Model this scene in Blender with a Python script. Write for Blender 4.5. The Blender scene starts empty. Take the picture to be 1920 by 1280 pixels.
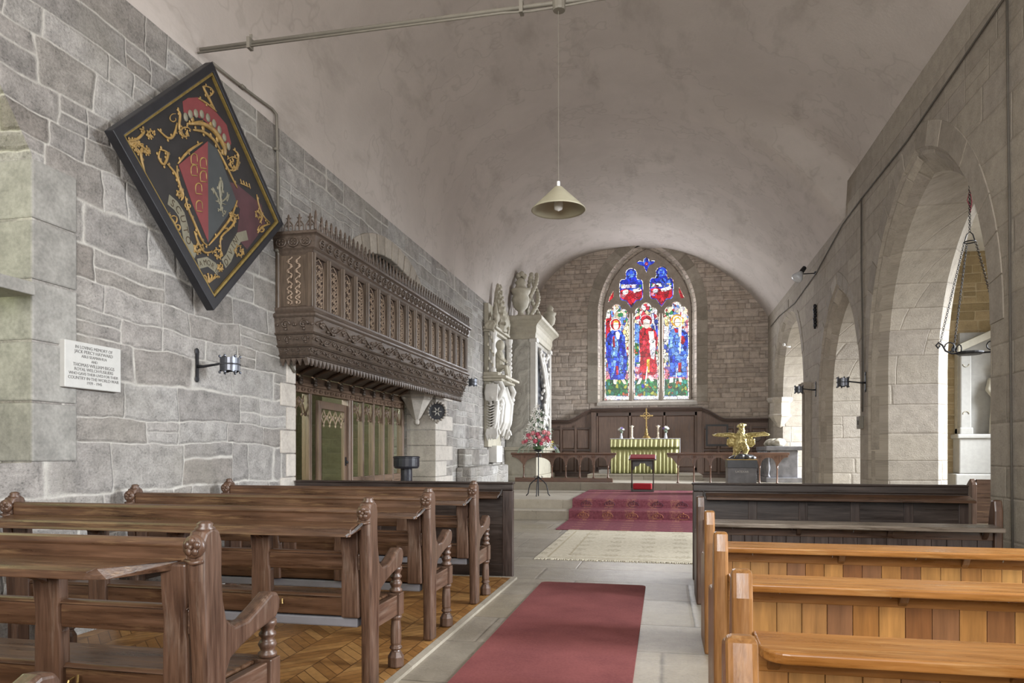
import bpy, bmesh, math, random
from mathutils import Vector, Matrix, geometry
rnd = random.Random(11)
SC = bpy.context.scene
COL = SC.collection
PI = math.pi
# ------------------------------------------------------------------ survey of the camera (image taken as 1920x1280)
H = 1.25; F = 1340.0; HZ = 846.0
TH = math.atan(285 / F); SN, CS = math.sin(TH), math.cos(TH)
def on_y(px, py, y):          # photo point -> (x, z) on the plane Y = y
    k = (px - 960) / F; x = (k*y*CS - y*SN) / (CS + k*SN); d = -x*SN + y*CS
    return x, (HZ - py)*d/F + H
def on_x(px, py, x):          # photo point -> (y, z) on the plane X = x
    k = (px - 960) / F; y = (-k*x*SN - x*CS) / (SN - k*CS); d = -x*SN + y*CS
    return y, (HZ - py)*d/F + H
# ------------------------------------------------------------------ mesh helper
class MB:
    def __init__(s): s.v = []; s.f = []; s.m = []; s.cm = 0
    def add(s, vs, fs):
        o = len(s.v); s.v += [tuple(p) for p in vs]; s.f += [[i+o for i in f] for f in fs]; s.m += [s.cm]*len(fs); return s
    def box(s, x0, x1, y0, y1, z0, z1):
        if x0 > x1: x0, x1 = x1, x0
        if y0 > y1: y0, y1 = y1, y0
        if z0 > z1: z0, z1 = z1, z0
        return s.add([(x0,y0,z0),(x1,y0,z0),(x1,y1,z0),(x0,y1,z0),(x0,y0,z1),(x1,y0,z1),(x1,y1,z1),(x0,y1,z1)],
                     [(0,3,2,1),(4,5,6,7),(0,1,5,4),(1,2,6,5),(2,3,7,6),(3,0,4,7)])
    def tube(s, path, r, n=8, closed=False, flat=1.0):
        P = [Vector(p) for p in path]; m = len(P); rs = r if isinstance(r, (list, tuple)) else [r]*m
        vs = []; a = None
        for i, p in enumerate(P):
            if closed: t = P[(i+1) % m] - P[i-1]
            else: t = P[min(i+1, m-1)] - P[max(i-1, 0)]
            t.normalize()
            if a is None:
                a = Vector((0,0,1)) if abs(t.z) < .9 else Vector((1,0,0))
            a = a - t*a.dot(t)
            if a.length < 1e-5: a = t.orthogonal()
            a.normalize(); b = t.cross(a)
            for k in range(n):
                w = 2*PI*k/n; vs.append(p + a*math.cos(w)*rs[i] + b*math.sin(w)*rs[i]*flat)
        fs = []
        for i in range(m if closed else m-1):
            j = (i+1) % m
            for k in range(n): fs.append((i*n+k, i*n+(k+1) % n, j*n+(k+1) % n, j*n+k))
        if not closed: fs += [tuple(range(n))[::-1], tuple((m-1)*n+k for k in range(n))]
        return s.add(vs, fs)
    def lathe(s, prof, n=16, c=(0,0,0), M=None, cap=True):
        vs = []; c = Vector(c)
        for r, z in prof:
            for k in range(n):
                p = Vector((r*math.cos(2*PI*k/n), r*math.sin(2*PI*k/n), z))
                vs.append((M @ p if M else p) + c)
        fs = [(i*n+k, i*n+(k+1) % n, (i+1)*n+(k+1) % n, (i+1)*n+k) for i in range(len(prof)-1) for k in range(n)]
        if cap: fs += [tuple(range(n))[::-1], tuple((len(prof)-1)*n+k for k in range(n))]
        return s.add(vs, fs)
    def prism(s, poly, fn, w0, w1):            # fn(u, v, w) -> xyz ; polygon extruded from w0 to w1
        n = len(poly); vs = [fn(u, v, w0) for u, v in poly] + [fn(u, v, w1) for u, v in poly]
        return s.add(vs, [tuple(range(n))[::-1], tuple(range(n, 2*n))] + [(i, (i+1) % n, n+(i+1) % n, n+i) for i in range(n)])
    def plate(s, outer, holes, fn, w0, w1=None, sides=True):   # polygon with holes, optional thickness
        loops = [outer] + list(holes)
        tri = geometry.tessellate_polygon([[Vector((u, v, 0)) for u, v in L] for L in loops])
        flat = [p for L in loops for p in L]; n = len(flat)
        vs = [fn(u, v, w0) for u, v in flat]; fs = [tuple(t) for t in tri]
        if w1 is not None:
            vs += [fn(u, v, w1) for u, v in flat]; fs += [tuple(i+n for i in t[::-1]) for t in tri]
            if sides:
                o = 0
                for L in loops:
                    m = len(L)
                    fs += [(o+i, o+(i+1) % m, n+o+(i+1) % m, n+o+i) for i in range(m)]; o += m
        return s.add(vs, fs)
    def ball(s, c, r, nu=10, nv=7, M=None):
        if not isinstance(r, (tuple, list)): r = (r, r, r)
        c = Vector(c); vs = []
        T = lambda p: (M @ p if M else p) + c
        vs.append(T(Vector((0,0,-r[2]))))
        for j in range(1, nv):
            a = -PI/2 + PI*j/nv
            for k in range(nu):
                vs.append(T(Vector((r[0]*math.cos(a)*math.cos(2*PI*k/nu), r[1]*math.cos(a)*math.sin(2*PI*k/nu), r[2]*math.sin(a)))))
        vs.append(T(Vector((0,0,r[2])))); L = len(vs)-1
        fs = [(0, 1+(k+1) % nu, 1+k) for k in range(nu)]
        for j in range(nv-2):
            for k in range(nu):
                a, b = 1+j*nu+k, 1+j*nu+(k+1) % nu; fs.append((a, b, b+nu, a+nu))
        fs += [(L, 1+(nv-2)*nu+k, 1+(nv-2)*nu+(k+1) % nu) for k in range(nu)]
        return s.add(vs, fs)
    def grid(s, nu, nv, fn):
        vs = [fn(i/nu, j/nv) for j in range(nv+1) for i in range(nu+1)]
        return s.add(vs, [(j*(nu+1)+i, j*(nu+1)+i+1, (j+1)*(nu+1)+i+1, (j+1)*(nu+1)+i) for j in range(nv) for i in range(nu)])
    def loft(s, rings, caps=True, closed=True):
        n = len(rings[0]); vs = [p for r in rings for p in r]; m = n if closed else n-1
        fs = [(i*n+k, i*n+(k+1) % n, (i+1)*n+(k+1) % n, (i+1)*n+k) for i in range(len(rings)-1) for k in range(m)]
        if caps and closed: fs += [tuple(range(n))[::-1], tuple((len(rings)-1)*n+k for k in range(n))]
        return s.add(vs, fs)
    def build(s, name, mats, parent=None, smooth=False, bevel=0, seg=2, solid=0, voxel=0, smoothit=0, sub=0):
        me = bpy.data.meshes.new(name); me.from_pydata(s.v, [], s.f); me.update()
        if not isinstance(mats, (list, tuple)): mats = [mats]
        for m in mats: me.materials.append(m)
        if len(mats) > 1: me.polygons.foreach_set('material_index', s.m)
        bm = bmesh.new(); bm.from_mesh(me); bmesh.ops.recalc_face_normals(bm, faces=bm.faces); bm.to_mesh(me); bm.free()
        if smooth: me.polygons.foreach_set('use_smooth', [True]*len(me.polygons))
        o = bpy.data.objects.new(name, me); COL.objects.link(o)
        if parent: o.parent = parent
        if solid:
            d = o.modifiers.new('solid', 'SOLIDIFY'); d.thickness = solid; d.offset = 0
        if voxel:
            d = o.modifiers.new('remesh', 'REMESH'); d.mode = 'VOXEL'; d.voxel_size = voxel; d.use_smooth_shade = True
        if smoothit:
            d = o.modifiers.new('smooth', 'SMOOTH'); d.factor = .5; d.iterations = smoothit
        if sub:
            d = o.modifiers.new('sub', 'SUBSURF'); d.levels = sub; d.render_levels = sub
        if bevel:
            d = o.modifiers.new('bevel', 'BEVEL'); d.width = bevel; d.segments = seg; d.limit_method = 'ANGLE'; d.angle_limit = math.radians(40)
        return o
def tag(o, label=None, cat=None, group=None, kind=None):
    if label: o['label'] = label
    if cat: o['category'] = cat
    if group: o['group'] = group
    if kind: o['kind'] = kind
    return o
def thing(name, label, cat, loc=(0,0,0), rz=0, group=None):
    o = bpy.data.objects.new(name, None); COL.objects.link(o); o.empty_display_size = .1
    o.location = loc; o.rotation_euler = (0, 0, rz); return tag(o, label, cat, group)
def kids(o): return [c for c in bpy.data.objects if c.parent == o]
def dup(root, loc, rz=None, label=None, skip=()):
    r = root.copy(); COL.objects.link(r); r.location = loc
    if rz is not None: r.rotation_euler = (0, 0, rz)
    if label: r['label'] = label
    for ch in kids(root):
        if ch.name.split('.')[0] in skip: continue
        c = ch.copy(); COL.objects.link(c); c.parent = r
        for g in kids(ch):
            d = g.copy(); COL.objects.link(d); d.parent = c
    return r
def struct(o, label=None): o['kind'] = 'structure'; return o
def Rx(a): return Matrix.Rotation(a, 3, 'X')
def Ry(a): return Matrix.Rotation(a, 3, 'Y')
def Rz(a): return Matrix.Rotation(a, 3, 'Z')
def text(body, name, mat, size, parent, loc, rot, extrude=.001, align='CENTER', sx=1.0):
    c = bpy.data.curves.new(name, 'FONT'); c.body = body; c.size = size; c.align_x = align; c.align_y = 'CENTER'; c.extrude = extrude
    c.resolution_u = 3; c.materials.append(mat)
    f = bpy.data.objects.new('text', c); me = bpy.data.meshes.new_from_object(f); me.name = name   # the outline becomes plain mesh
    bpy.data.objects.remove(f); bpy.data.curves.remove(c)
    o = bpy.data.objects.new(name, me); COL.objects.link(o); o.parent = parent; o.location = loc; o.rotation_euler = rot; o.scale = (sx, 1, 1)
    return o
# ------------------------------------------------------------------ node helper
def srgb(h, k=1):
    if isinstance(h, str): h = tuple(int(h[i:i+2], 16)/255 for i in (0, 2, 4))
    return tuple(min(1, k*(c/12.92 if c <= .04045 else ((c+.055)/1.055)**2.4)) for c in h) + (1,)
class NT:
    def __init__(s, name, rough=.6, metal=0, spec=.5):
        s.mat = bpy.data.materials.new(name); s.mat.use_nodes = True; s.t = s.mat.node_tree; s.n = s.t.nodes
        s.b = s.n['Principled BSDF']; s.b.inputs['Roughness'].default_value = rough; s.b.inputs['Metallic'].default_value = metal
        s.b.inputs['Specular IOR Level'].default_value = spec
    def link(s, a, b): s.t.links.new(a, b)
    def set(s, sock, v):
        if hasattr(v, 'is_output'): s.link(v, sock)
        else: sock.default_value = v
    def math(s, op, a, b=0, c=None):
        n = s.n.new('ShaderNodeMath'); n.operation = op; s.set(n.inputs[0], a)
        if op not in ('FLOOR', 'FRACT', 'ABSOLUTE', 'SINE', 'COSINE', 'SQRT'): s.set(n.inputs[1], b)
        if c is not None: s.set(n.inputs[2], c)
        return n.outputs[0]
    def coord(s, kind='Object'):
        n = s.n.new('ShaderNodeTexCoord'); return n.outputs[kind]
    def sep(s, v):
        n = s.n.new('ShaderNodeSeparateXYZ'); s.link(v, n.inputs[0]); return n.outputs
    def comb(s, x=0, y=0, z=0):
        n = s.n.new('ShaderNodeCombineXYZ'); s.set(n.inputs[0], x); s.set(n.inputs[1], y); s.set(n.inputs[2], z); return n.outputs[0]
    def map(s, v, scale=(1,1,1), rot=(0,0,0), loc=(0,0,0)):
        n = s.n.new('ShaderNodeMapping'); s.link(v, n.inputs[0]); n.inputs['Scale'].default_value = scale; n.inputs['Rotation'].default_value = rot
        n.inputs['Location'].default_value = loc; return n.outputs[0]
    def noise(s, v, scale=5, detail=3, rough=.55, dim='3D', w=None):
        n = s.n.new('ShaderNodeTexNoise'); n.noise_dimensions = dim
        if dim == '1D': s.set(n.inputs['W'], w)
        else: s.link(v, n.inputs['Vector'])
        n.inputs['Scale'].default_value = scale; n.inputs['Detail'].default_value = detail; n.inputs['Roughness'].default_value = rough
        return n.outputs
    def white(s, v):
        n = s.n.new('ShaderNodeTexWhiteNoise'); s.link(v, n.inputs['Vector']); return n.outputs
    def voro(s, v, scale=5, feature='F1', rand=1):
        n = s.n.new('ShaderNodeTexVoronoi'); n.feature = feature; s.link(v, n.inputs['Vector']); n.inputs['Scale'].default_value = scale
        n.inputs['Randomness'].default_value = rand; return n.outputs
    def ramp(s, f, stops, mode='LINEAR'):
        n = s.n.new('ShaderNodeValToRGB'); n.color_ramp.interpolation = mode; e = n.color_ramp.elements
        while len(e) < len(stops): e.new(.5)
        for k, (p, c) in enumerate(stops): e[k].position = p; e[k].color = c
        s.link(f, n.inputs[0]); return n.outputs[0]
    def mix(s, f, a, b, mode='MIX'):
        n = s.n.new('ShaderNodeMix'); n.data_type = 'RGBA'; n.blend_type = mode; s.set(n.inputs[0], f); s.set(n.inputs[6], a); s.set(n.inputs[7], b)
        return n.outputs[2]
    def rng(s, f, a, b, c=0, d=1):
        n = s.n.new('ShaderNodeMapRange'); s.link(f, n.inputs[0]); n.inputs[1].default_value = a; n.inputs[2].default_value = b
        n.inputs[3].default_value = c; n.inputs[4].default_value = d; return n.outputs[0]
    def bump(s, h, strength=.5, dist=.02):
        n = s.n.new('ShaderNodeBump'); n.inputs['Strength'].default_value = strength; n.inputs['Distance'].default_value = dist
        s.link(h, n.inputs['Height']); s.link(n.outputs[0], s.b.inputs['Normal'])
    def color(s, c): s.set(s.b.inputs['Base Color'], c); return s
    def done(s): return s.mat
M = {}
def plain(name, c, rough=.5, metal=0, var=.12, scale=14, bump=.15, spec=.5):
    t = NT(name, rough, metal, spec); c = srgb(c) if isinstance(c, str) else c
    n = t.noise(t.coord(), scale, 4)
    lo = tuple(x*(1-var) for x in c[:3])+(1,); hi = tuple(min(1, x*(1+var)) for x in c[:3])+(1,)
    t.color(t.ramp(n[0], [(.3, lo), (.7, hi)]))
    if bump: t.bump(n[0], bump, .01)
    M[name] = t.done(); return M[name]
def wood(name, c1, c2, axis='x', rough=.4, scale=1.0, wear=None, spec=.5, k=1):
    t = NT(name, rough, 0, spec); co = t.coord()
    st = {'x': (1.2, 16, 16), 'y': (16, 1.2, 16), 'z': (16, 16, 1.2)}[axis]
    v = t.map(co, tuple(a*scale for a in st))
    n1 = t.noise(v, 2.2, 5, .6); n2 = t.noise(v, 9, 3); big = t.noise(co, 2.0, 2)
    f = t.math('ADD', t.math('MULTIPLY', n1[0], .6), t.math('ADD', t.math('MULTIPLY', n2[0], .22), t.math('MULTIPLY', big[0], .25)))
    c = t.ramp(f, [(.36, srgb(c1, k)), (.68, srgb(c2, k))])
    if wear:
        w = t.noise(t.map(co, tuple(a*.6 for a in st)), 3.1, 5, .7)
        c = t.mix(t.rng(w[0], .55, .75, 0, .55), c, srgb(wear, k))
    t.color(c)
    t.set(t.b.inputs['Roughness'], t.rng(n1[0], .3, .7, rough-.1, rough+.15))
    t.bump(f, .25, .006)
    M[name] = t.done(); return M[name]
def stone(name, ch, w0, w1, cols, mortar, mw=.012, warp=.06, rough=.85, bump=.6, flat=False, split=.3, rowvar=1.2, contrast=.25, colvar=1.3, lichen=None, spec=.3, k=1):
    ks = k
    t = NT(name, rough, 0, spec); p = t.sep(t.coord())
    if flat: u0, v0 = p[0], p[1]
    else: u0, v0 = t.math('ADD', p[0], p[1]), p[2]
    base = t.comb(u0, v0, 0)
    wn = t.sep(t.noise(base, 1.6, 3)[1])
    u1 = t.math('ADD', u0, t.math('MULTIPLY', t.math('SUBTRACT', wn[0], .5), warp*1.5))
    v1 = t.math('ADD', v0, t.math('MULTIPLY', t.math('SUBTRACT', wn[1], .5), warp))
    v2 = t.math('ADD', t.math('DIVIDE', v1, ch), t.math('MULTIPLY', t.noise(None, 1.0, 0, dim='1D', w=t.math('MULTIPLY', v1, .42/ch))[0], rowvar))
    row = t.math('FLOOR', v2); fv = t.math('FRACT', v2)
    rr = t.sep(t.white(t.comb(row, 3.3, 0))[1])
    w = t.math('ADD', t.math('MULTIPLY', rr[0], w1-w0), w0)
    jit = t.noise(None, 1.0, 0, dim='1D', w=t.math('ADD', t.math('MULTIPLY', u1, .9/w0*.5), t.math('MULTIPLY', row, 13.7)))[0]
    u2 = t.math('ADD', t.math('ADD', t.math('DIVIDE', u1, w), t.math('MULTIPLY', rr[1], 17.3)), t.math('MULTIPLY', jit, colvar))
    cu = t.math('FLOOR', u2); fu = t.math('FRACT', u2)
    hs = t.sep(t.white(t.comb(row, cu, 1.7))[1])
    sp = t.math('LESS_THAN', hs[1], split)
    dv = t.math('MULTIPLY', t.math('MINIMUM', fv, t.math('SUBTRACT', 1, fv)), ch)
    du = t.math('MULTIPLY', t.math('MINIMUM', fu, t.math('SUBTRACT', 1, fu)), w)
    dm = t.math('ADD', t.math('MULTIPLY', t.math('ABSOLUTE', t.math('SUBTRACT', fv, .52)), ch), t.math('MULTIPLY', t.math('SUBTRACT', 1, sp), 9))
    d = t.math('SMOOTH_MIN', t.math('SMOOTH_MIN', du, dv, .03), dm, .03)
    fine = t.noise(base, 52, 6, .7); mid = t.noise(base, 7, 4, .6); big = t.noise(base, .7, 3)
    d = t.math('ADD', d, t.math('MULTIPLY', t.math('SUBTRACT', mid[0], .5), mw*1.2))
    mask = t.rng(d, mw*.1, mw*.9)
    half = t.math('MULTIPLY', t.math('FLOOR', t.math('MULTIPLY', fv, 1.92)), sp)
    tone = t.sep(t.white(t.comb(row, cu, half))[1])[2]
    k = len(cols)
    c = t.ramp(tone, [((i+.5)/k, srgb(x, ks)) for i, x in enumerate(cols)])
    m1 = t.math('ADD', t.math('MULTIPLY', mid[0], .5), t.math('MULTIPLY', fine[0], .5))
    g = t.rng(m1, .32, .68, 1-contrast, 1+contrast)
    pit = t.voro(t.map(base, (1, 1.4, 1)), 30); g = t.math('MULTIPLY', g, t.rng(t.math('ADD', pit[0], t.math('MULTIPLY', mid[0], .5)), .22, .5, 1-contrast*.9, 1.04))
    c = t.mix(1.0, c, t.comb(g, g, g), 'MULTIPLY')
    if lichen: c = t.mix(t.rng(big[0], .5, .75, 0, .6), c, srgb(lichen, ks))
    mo = t.mix(t.rng(mid[0], .3, .7, 0, .5), srgb(mortar, ks), c)
    t.color(t.mix(mask, mo, c))
    h = t.math('ADD', t.math('MULTIPLY', t.rng(d, 0, mw*2.2), .8), t.math('ADD', t.math('MULTIPLY', mid[0], .9), t.math('MULTIPLY', fine[0], .7)))
    t.bump(h, bump, .025)
    M[name] = t.done(); return M[name]
# ------------------------------------------------------------------ materials
stone('stone_left', .235, .26, .62, ['8f8a84', '9f9c98', '857f79', 'a8a5a1', '99948f', '8c8884'], 'cac6be', .012, .12, bump=.85, split=.36, contrast=.5, lichen='8f8a7e', k=.88)
stone('stone_right', .33, .5, .95, ['989084', '8d857a', '9f978b', '948c82'], '857d72', .007, .03, bump=.5, split=.1, contrast=.24, rowvar=.8)
stone('stone_east', .135, .2, .5, ['8b8178', '7c736b', '958b82', '857a70'], '6a625a', .012, .05, bump=.9, split=.15, contrast=.32, k=1.75)
stone('stone_chapel', .24, .3, .6, ['8a866f', '807c66', '928d74'], '9a9580', .012, .06, bump=.5)
stone('stone_aisle', .17, .3, .6, ['a3916f', 'b09d7c', '958464'], 'c2b394', .012, .04, bump=.5)
stone('flagstones', .78, .7, 1.25, ['989084', '8e8576', 'a39a8c', '958a78'], '5f574c', .010, .015, rough=.42, bump=.2, flat=True, split=.15, contrast=.26, rowvar=.5, lichen='8f8468', spec=.5, k=.72)
stone('step_stone', .5, .8, 1.4, ['a39a8a', '988f80', 'aba293'], '746c60', .006, .02, rough=.6, bump=.2, split=0, contrast=.15, k=.8)
def dressed(name, a, b, rough=.8, contrast=.26):
    t = NT(name, rough, 0, .3); co = t.coord(); g = t.n.new('ShaderNodeNewGeometry')
    c = t.mix(g.outputs['Random Per Island'], srgb(a), srgb(b))
    n = t.noise(co, 6, 5, .65); f = t.noise(co, 45, 3)
    k = t.rng(t.math('ADD', t.math('MULTIPLY', n[0], .65), t.math('MULTIPLY', f[0], .35)), .3, .7, 1-contrast, 1+contrast)
    t.color(t.mix(1.0, c, t.comb(k, k, k), 'MULTIPLY')); t.bump(t.math('ADD', n[0], t.math('MULTIPLY', f[0], .3)), .35, .012)
    M[name] = t.done()
dressed('dressed', '857d72', '9d958a'); dressed('dressed_grey', '7b7974', '8b8984', .8, .38); dressed('dressed_pale', 'a8a198', 'b8b2aa'); dressed('dressed_dark', '8c8176', '9e948a')
def plaster(name, c1, c2, stain):
    t = NT(name, .9, 0, .2); co = t.coord()
    n = t.noise(co, 1.1, 5, .6); n2 = t.noise(t.map(co, (1, .35, 1)), 2.3, 5, .65); f = t.noise(co, 30, 3)
    c = t.ramp(n[0], [(.35, srgb(c1)), (.65, srgb(c2))])
    c = t.mix(t.rng(n2[0], .54, .72, 0, .6), c, srgb(stain))
    wv = t.math('ABSOLUTE', t.math('SUBTRACT', t.noise(co, .55, 4, .7)[0], .5))
    c = t.mix(t.rng(wv, 0, .012, .35, 0), c, srgb(stain))
    t.color(c); t.bump(t.math('ADD', t.math('MULTIPLY', n2[0], 1.0), t.math('MULTIPLY', f[0], .15)), .35, .03)
    M[name] = t.done()
plaster('plaster', 'aea6a0', 'b8b0aa', '968f87'); plaster('plaster_white', 'c4c0b8', 'd0ccc4', 'aaa59b')
wood('oak', '2e1d13', '6b4c36', 'x', .32, wear='a88660', k=.72); wood('oak_z', '35231a', '735542', 'z', .38, wear='9a8676', k=.68); wood('oak_y', '35231a', '735542', 'y', .36, wear='9a8676', k=.68)
wood('dark', '1f1815', '3a2e28', 'x', .35, wear='544740'); wood('dark_z', '241a17', '45362f', 'z', .38, wear='5f5048')
wood('pine', '6e451c', '996832', 'x', .30, wear='b08a58', k=.98); wood('pine_z', '6b4724', '95693a', 'z', .34, wear='ad8a60', k=.9)
wood('carved', '40352d', '6b5c50', 'y', .42, k=.78); wood('carved_z', '443930', '736252', 'z', .42, k=.8); wood('screen', '5c493b', '8a715e', 'z', .45, k=.75); wood('screen_y', '5c493b', '8a715e', 'y', .45, k=.75)
wood('panelling', '43342d', '6b574b', 'z', .5, k=1.35); wood('panelling_x', '32261f', '524139', 'x', .45, k=1.3); wood('rail', '4a332a', '71523f', 'x', .4, k=1.2); wood('rail_z', '4a342b', '745643', 'z', .4, k=1.3)
def boards(name, cols, axis='z', rough=.38, k=1):
    kb = k
    t = NT(name, rough); g = t.n.new('ShaderNodeNewGeometry'); co = t.coord()
    k = len(cols); c = t.ramp(g.outputs['Random Per Island'], [((i+.5)/k, srgb(x, kb)) for i, x in enumerate(cols)])
    n = t.noise(t.map(co, (14, 14, 1.2) if axis == 'z' else (1.2, 14, 14)), 2.5, 5, .6)
    q = t.rng(n[0], .3, .7, .72, 1.22)
    t.color(t.mix(1.0, c, t.comb(q, q, q), 'MULTIPLY')); t.bump(n[0], .2, .005); M[name] = t.done()
boards('board', ['9c6b34', '7a4f2c', 'a97a42', '6d4e3e', '936432', 'b0854c', '7d5432'], k=.98)
def parquet():
    t = NT('parquet', .38); p = t.sep(t.coord())
    xc = t.math('DIVIDE', p[0], .22); colm = t.math('FLOOR', xc); fx = t.math('FRACT', xc)
    sg = t.math('SUBTRACT', t.math('MULTIPLY', t.math('FLOORED_MODULO', colm, 2), 2), 1)
    s = t.math('DIVIDE', t.math('ADD', p[1], t.math('MULTIPLY', t.math('MULTIPLY', fx, sg), .22)), .09)
    row = t.math('FLOOR', s); fy = t.math('FRACT', s)
    r = t.white(t.comb(colm, row, 0))[0]
    c = t.ramp(r, [(.1, srgb('80592f')), (.5, srgb('906638')), (.9, srgb('9f7645'))])
    n = t.noise(t.map(t.coord(), (8, 8, 8)), 3, 4); q = t.rng(n[0], .3, .7, .8, 1.15)
    e = t.math('MINIMUM', t.math('MINIMUM', fy, t.math('SUBTRACT', 1, fy)), t.math('MULTIPLY', t.math('MINIMUM', fx, t.math('SUBTRACT', 1, fx)), 2.4))
    c = t.mix(1.0, c, t.comb(q, q, q), 'MULTIPLY'); t.color(t.mix(t.rng(e, .01, .06), srgb('4a2f17'), c)); M['parquet'] = t.done()
parquet()
plain('iron', '2b2b2e', .5, .6, .3, 20, .2); plain('iron_light', '5a5c62', .38, .8, .25, 20, .2); plain('conduit', '6f6a60', .6, 0, .1); plain('cable', '4f4a43', .7)
plain('gold', '8f7a45', .45, .6, .25, 25, .3); plain('brass', '9c8352', .42, .7, .2); plain('steel', 'a8a8aa', .3, .9, .1)
plain('marble', 'c6c3bd', .5, 0, .1, 5, .2); plain('marble_warm', 'a7a191', .55, 0, .14, 8, .3); plain('slate', '45474d', .35, 0, .2, 9); plain('plinth', '6b6a6d', .45, 0, .35, 6, .1)
plain('black_paint', '22222a', .3, 0, .2); plain('frame_black', '1b1b1f', .45, 0, .25, 10); plain('white_stone', 'd8d6d2', .6, 0, .06); plain('lampshade', '98937f', .45, 0, .08, 6, 0); plain('bulb', 'd8d8d6', .15, 0, .02, 5, 0)
plain('plaque_stone', 'adaca8', .6, 0, .05); plain('letter_dark', '5e5c59', .8, 0, .05, 5, 0); plain('heater', '77777d', .5, 0, .05); plain('red_cloth', '9c1722', .8, 0, .1, 40, .2); plain('red_top', '7a3034', .9, 0, .1, 30, .1, .1)
plain('white_cloth', 'cfd0d2', .85, 0, .04); plain('candle', 'd8cbb4', .5); plain('vase_glass', 'b9bcc0', .15, 0, .1)
plain('leaf', '3f5a36', .6, 0, .35, 9); plain('leaf_grey', '7d8a78', .7, 0, .25, 9); plain('petal_white', 'e2e0da', .6, 0, .05); plain('petal_pink', 'd48a8e', .6, 0, .15, 8); plain('petal_red', 'b54a60', .6, 0, .15, 8); plain('petal_purple', '7a68a8', .6); plain('stem_yellow', 'b5a548', .6)
def marbled():
    t = NT('marble_veined', .4, 0, .5); co = t.coord()
    d = t.noise(co, 2.2, 4); v = t.math('ADD', t.math('MULTIPLY', t.sep(co)[0], 2.4), t.math('ADD', t.math('MULTIPLY', t.sep(co)[2], -1.7), t.math('MULTIPLY', d[0], 3.0)))
    n = t.noise(t.comb(v, t.math('MULTIPLY', t.sep(co)[2], .5), t.math('MULTIPLY', t.sep(co)[1], .5)), 2.5, 5, .7)
    t.color(t.ramp(n[0], [(.35, srgb('858279')), (.55, srgb('aba79d')), (.7, srgb('bdbab0'))])); M['marble_veined'] = t.done()
marbled()
def red_runner():
    t = NT('red_runner', .95, 0, .1); n = t.noise(t.coord(), 60, 3); b = t.noise(t.coord(), 3, 3)
    t.color(t.ramp(t.math('ADD', t.math('MULTIPLY', n[0], .4), t.math('MULTIPLY', b[0], .6)), [(.3, srgb('734242', .8)), (.7, srgb('8a5250', .85))])); t.bump(n[0], .3, .004); M['red_runner'] = t.done()
red_runner()
def patterned(name, base, base2, motif, dark, pu, pv):
    t = NT(name, .95, 0, .1); p = t.sep(t.coord()); s = t.math('SUBTRACT', p[1], p[2])
    fu = t.math('SUBTRACT', t.math('FRACT', t.math('DIVIDE', p[0], pu)), .5); fv = t.math('SUBTRACT', t.math('FRACT', t.math('DIVIDE', s, pv)), .5)
    r = t.math('SQRT', t.math('ADD', t.math('MULTIPLY', fu, fu), t.math('MULTIPLY', fv, fv)))
    n = t.noise(t.coord(), 26, 4); b = t.voro(t.coord(), 22)
    m = t.math('ADD', r, t.math('MULTIPLY', t.math('SUBTRACT', n[0], .5), .5))
    ring = t.math('MULTIPLY', t.math('LESS_THAN', t.math('ABSOLUTE', t.math('SUBTRACT', m, .17)), .045), .75)
    r2 = t.math('MULTIPLY', t.math('LESS_THAN', m, .06), .6)
    c = t.ramp(n[0], [(.35, srgb(base)), (.65, srgb(base2))])
    c = t.mix(t.math('MULTIPLY', t.math('LESS_THAN', b[0], .22), .5), c, srgb(dark))
    c = t.mix(t.math('MAXIMUM', ring, r2), c, srgb(motif))
    t.color(c); t.bump(n[0], .3, .004); M[name] = t.done()
patterned('stair_carpet', '6a3a42', '7b4850', '8e6256', '523640', .40, .36)
patterned('cream_rug', 'b0a795', 'c3bba9', '9a917f', 'cdc5b4', .42, .42)
def frontal():
    t = NT('frontal', .6, 0, .3); n = t.noise(t.map(t.coord(), (14, 14, 3)), 3, 4)
    t.color(t.ramp(n[0], [(.3, srgb('aaa872')), (.7, srgb('c2c092'))])); M['frontal'] = t.done()
frontal()
plain('fringe', '55561f', .8)
def pane(name):
    t = NT(name); m = t.t; o = t.n['Material Output']
    a = t.n.new('ShaderNodeBsdfTransparent'); a.inputs[0].default_value = (.86, .88, .82, 1); g = t.n.new('ShaderNodeBsdfGlossy'); g.inputs['Roughness'].default_value = .06
    fr = t.n.new('ShaderNodeLayerWeight'); fr.inputs[0].default_value = .3; fac = t.math('ADD', t.math('MULTIPLY', t.math('POWER', fr.outputs['Facing'], 4), .35), .03); x = t.n.new('ShaderNodeMixShader')
    t.link(fac, x.inputs[0]); t.link(a.outputs[0], x.inputs[1]); t.link(g.outputs[0], x.inputs[2]); t.link(x.outputs[0], o.inputs[0]); M[name] = t.mat
pane('clear_pane')
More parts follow.
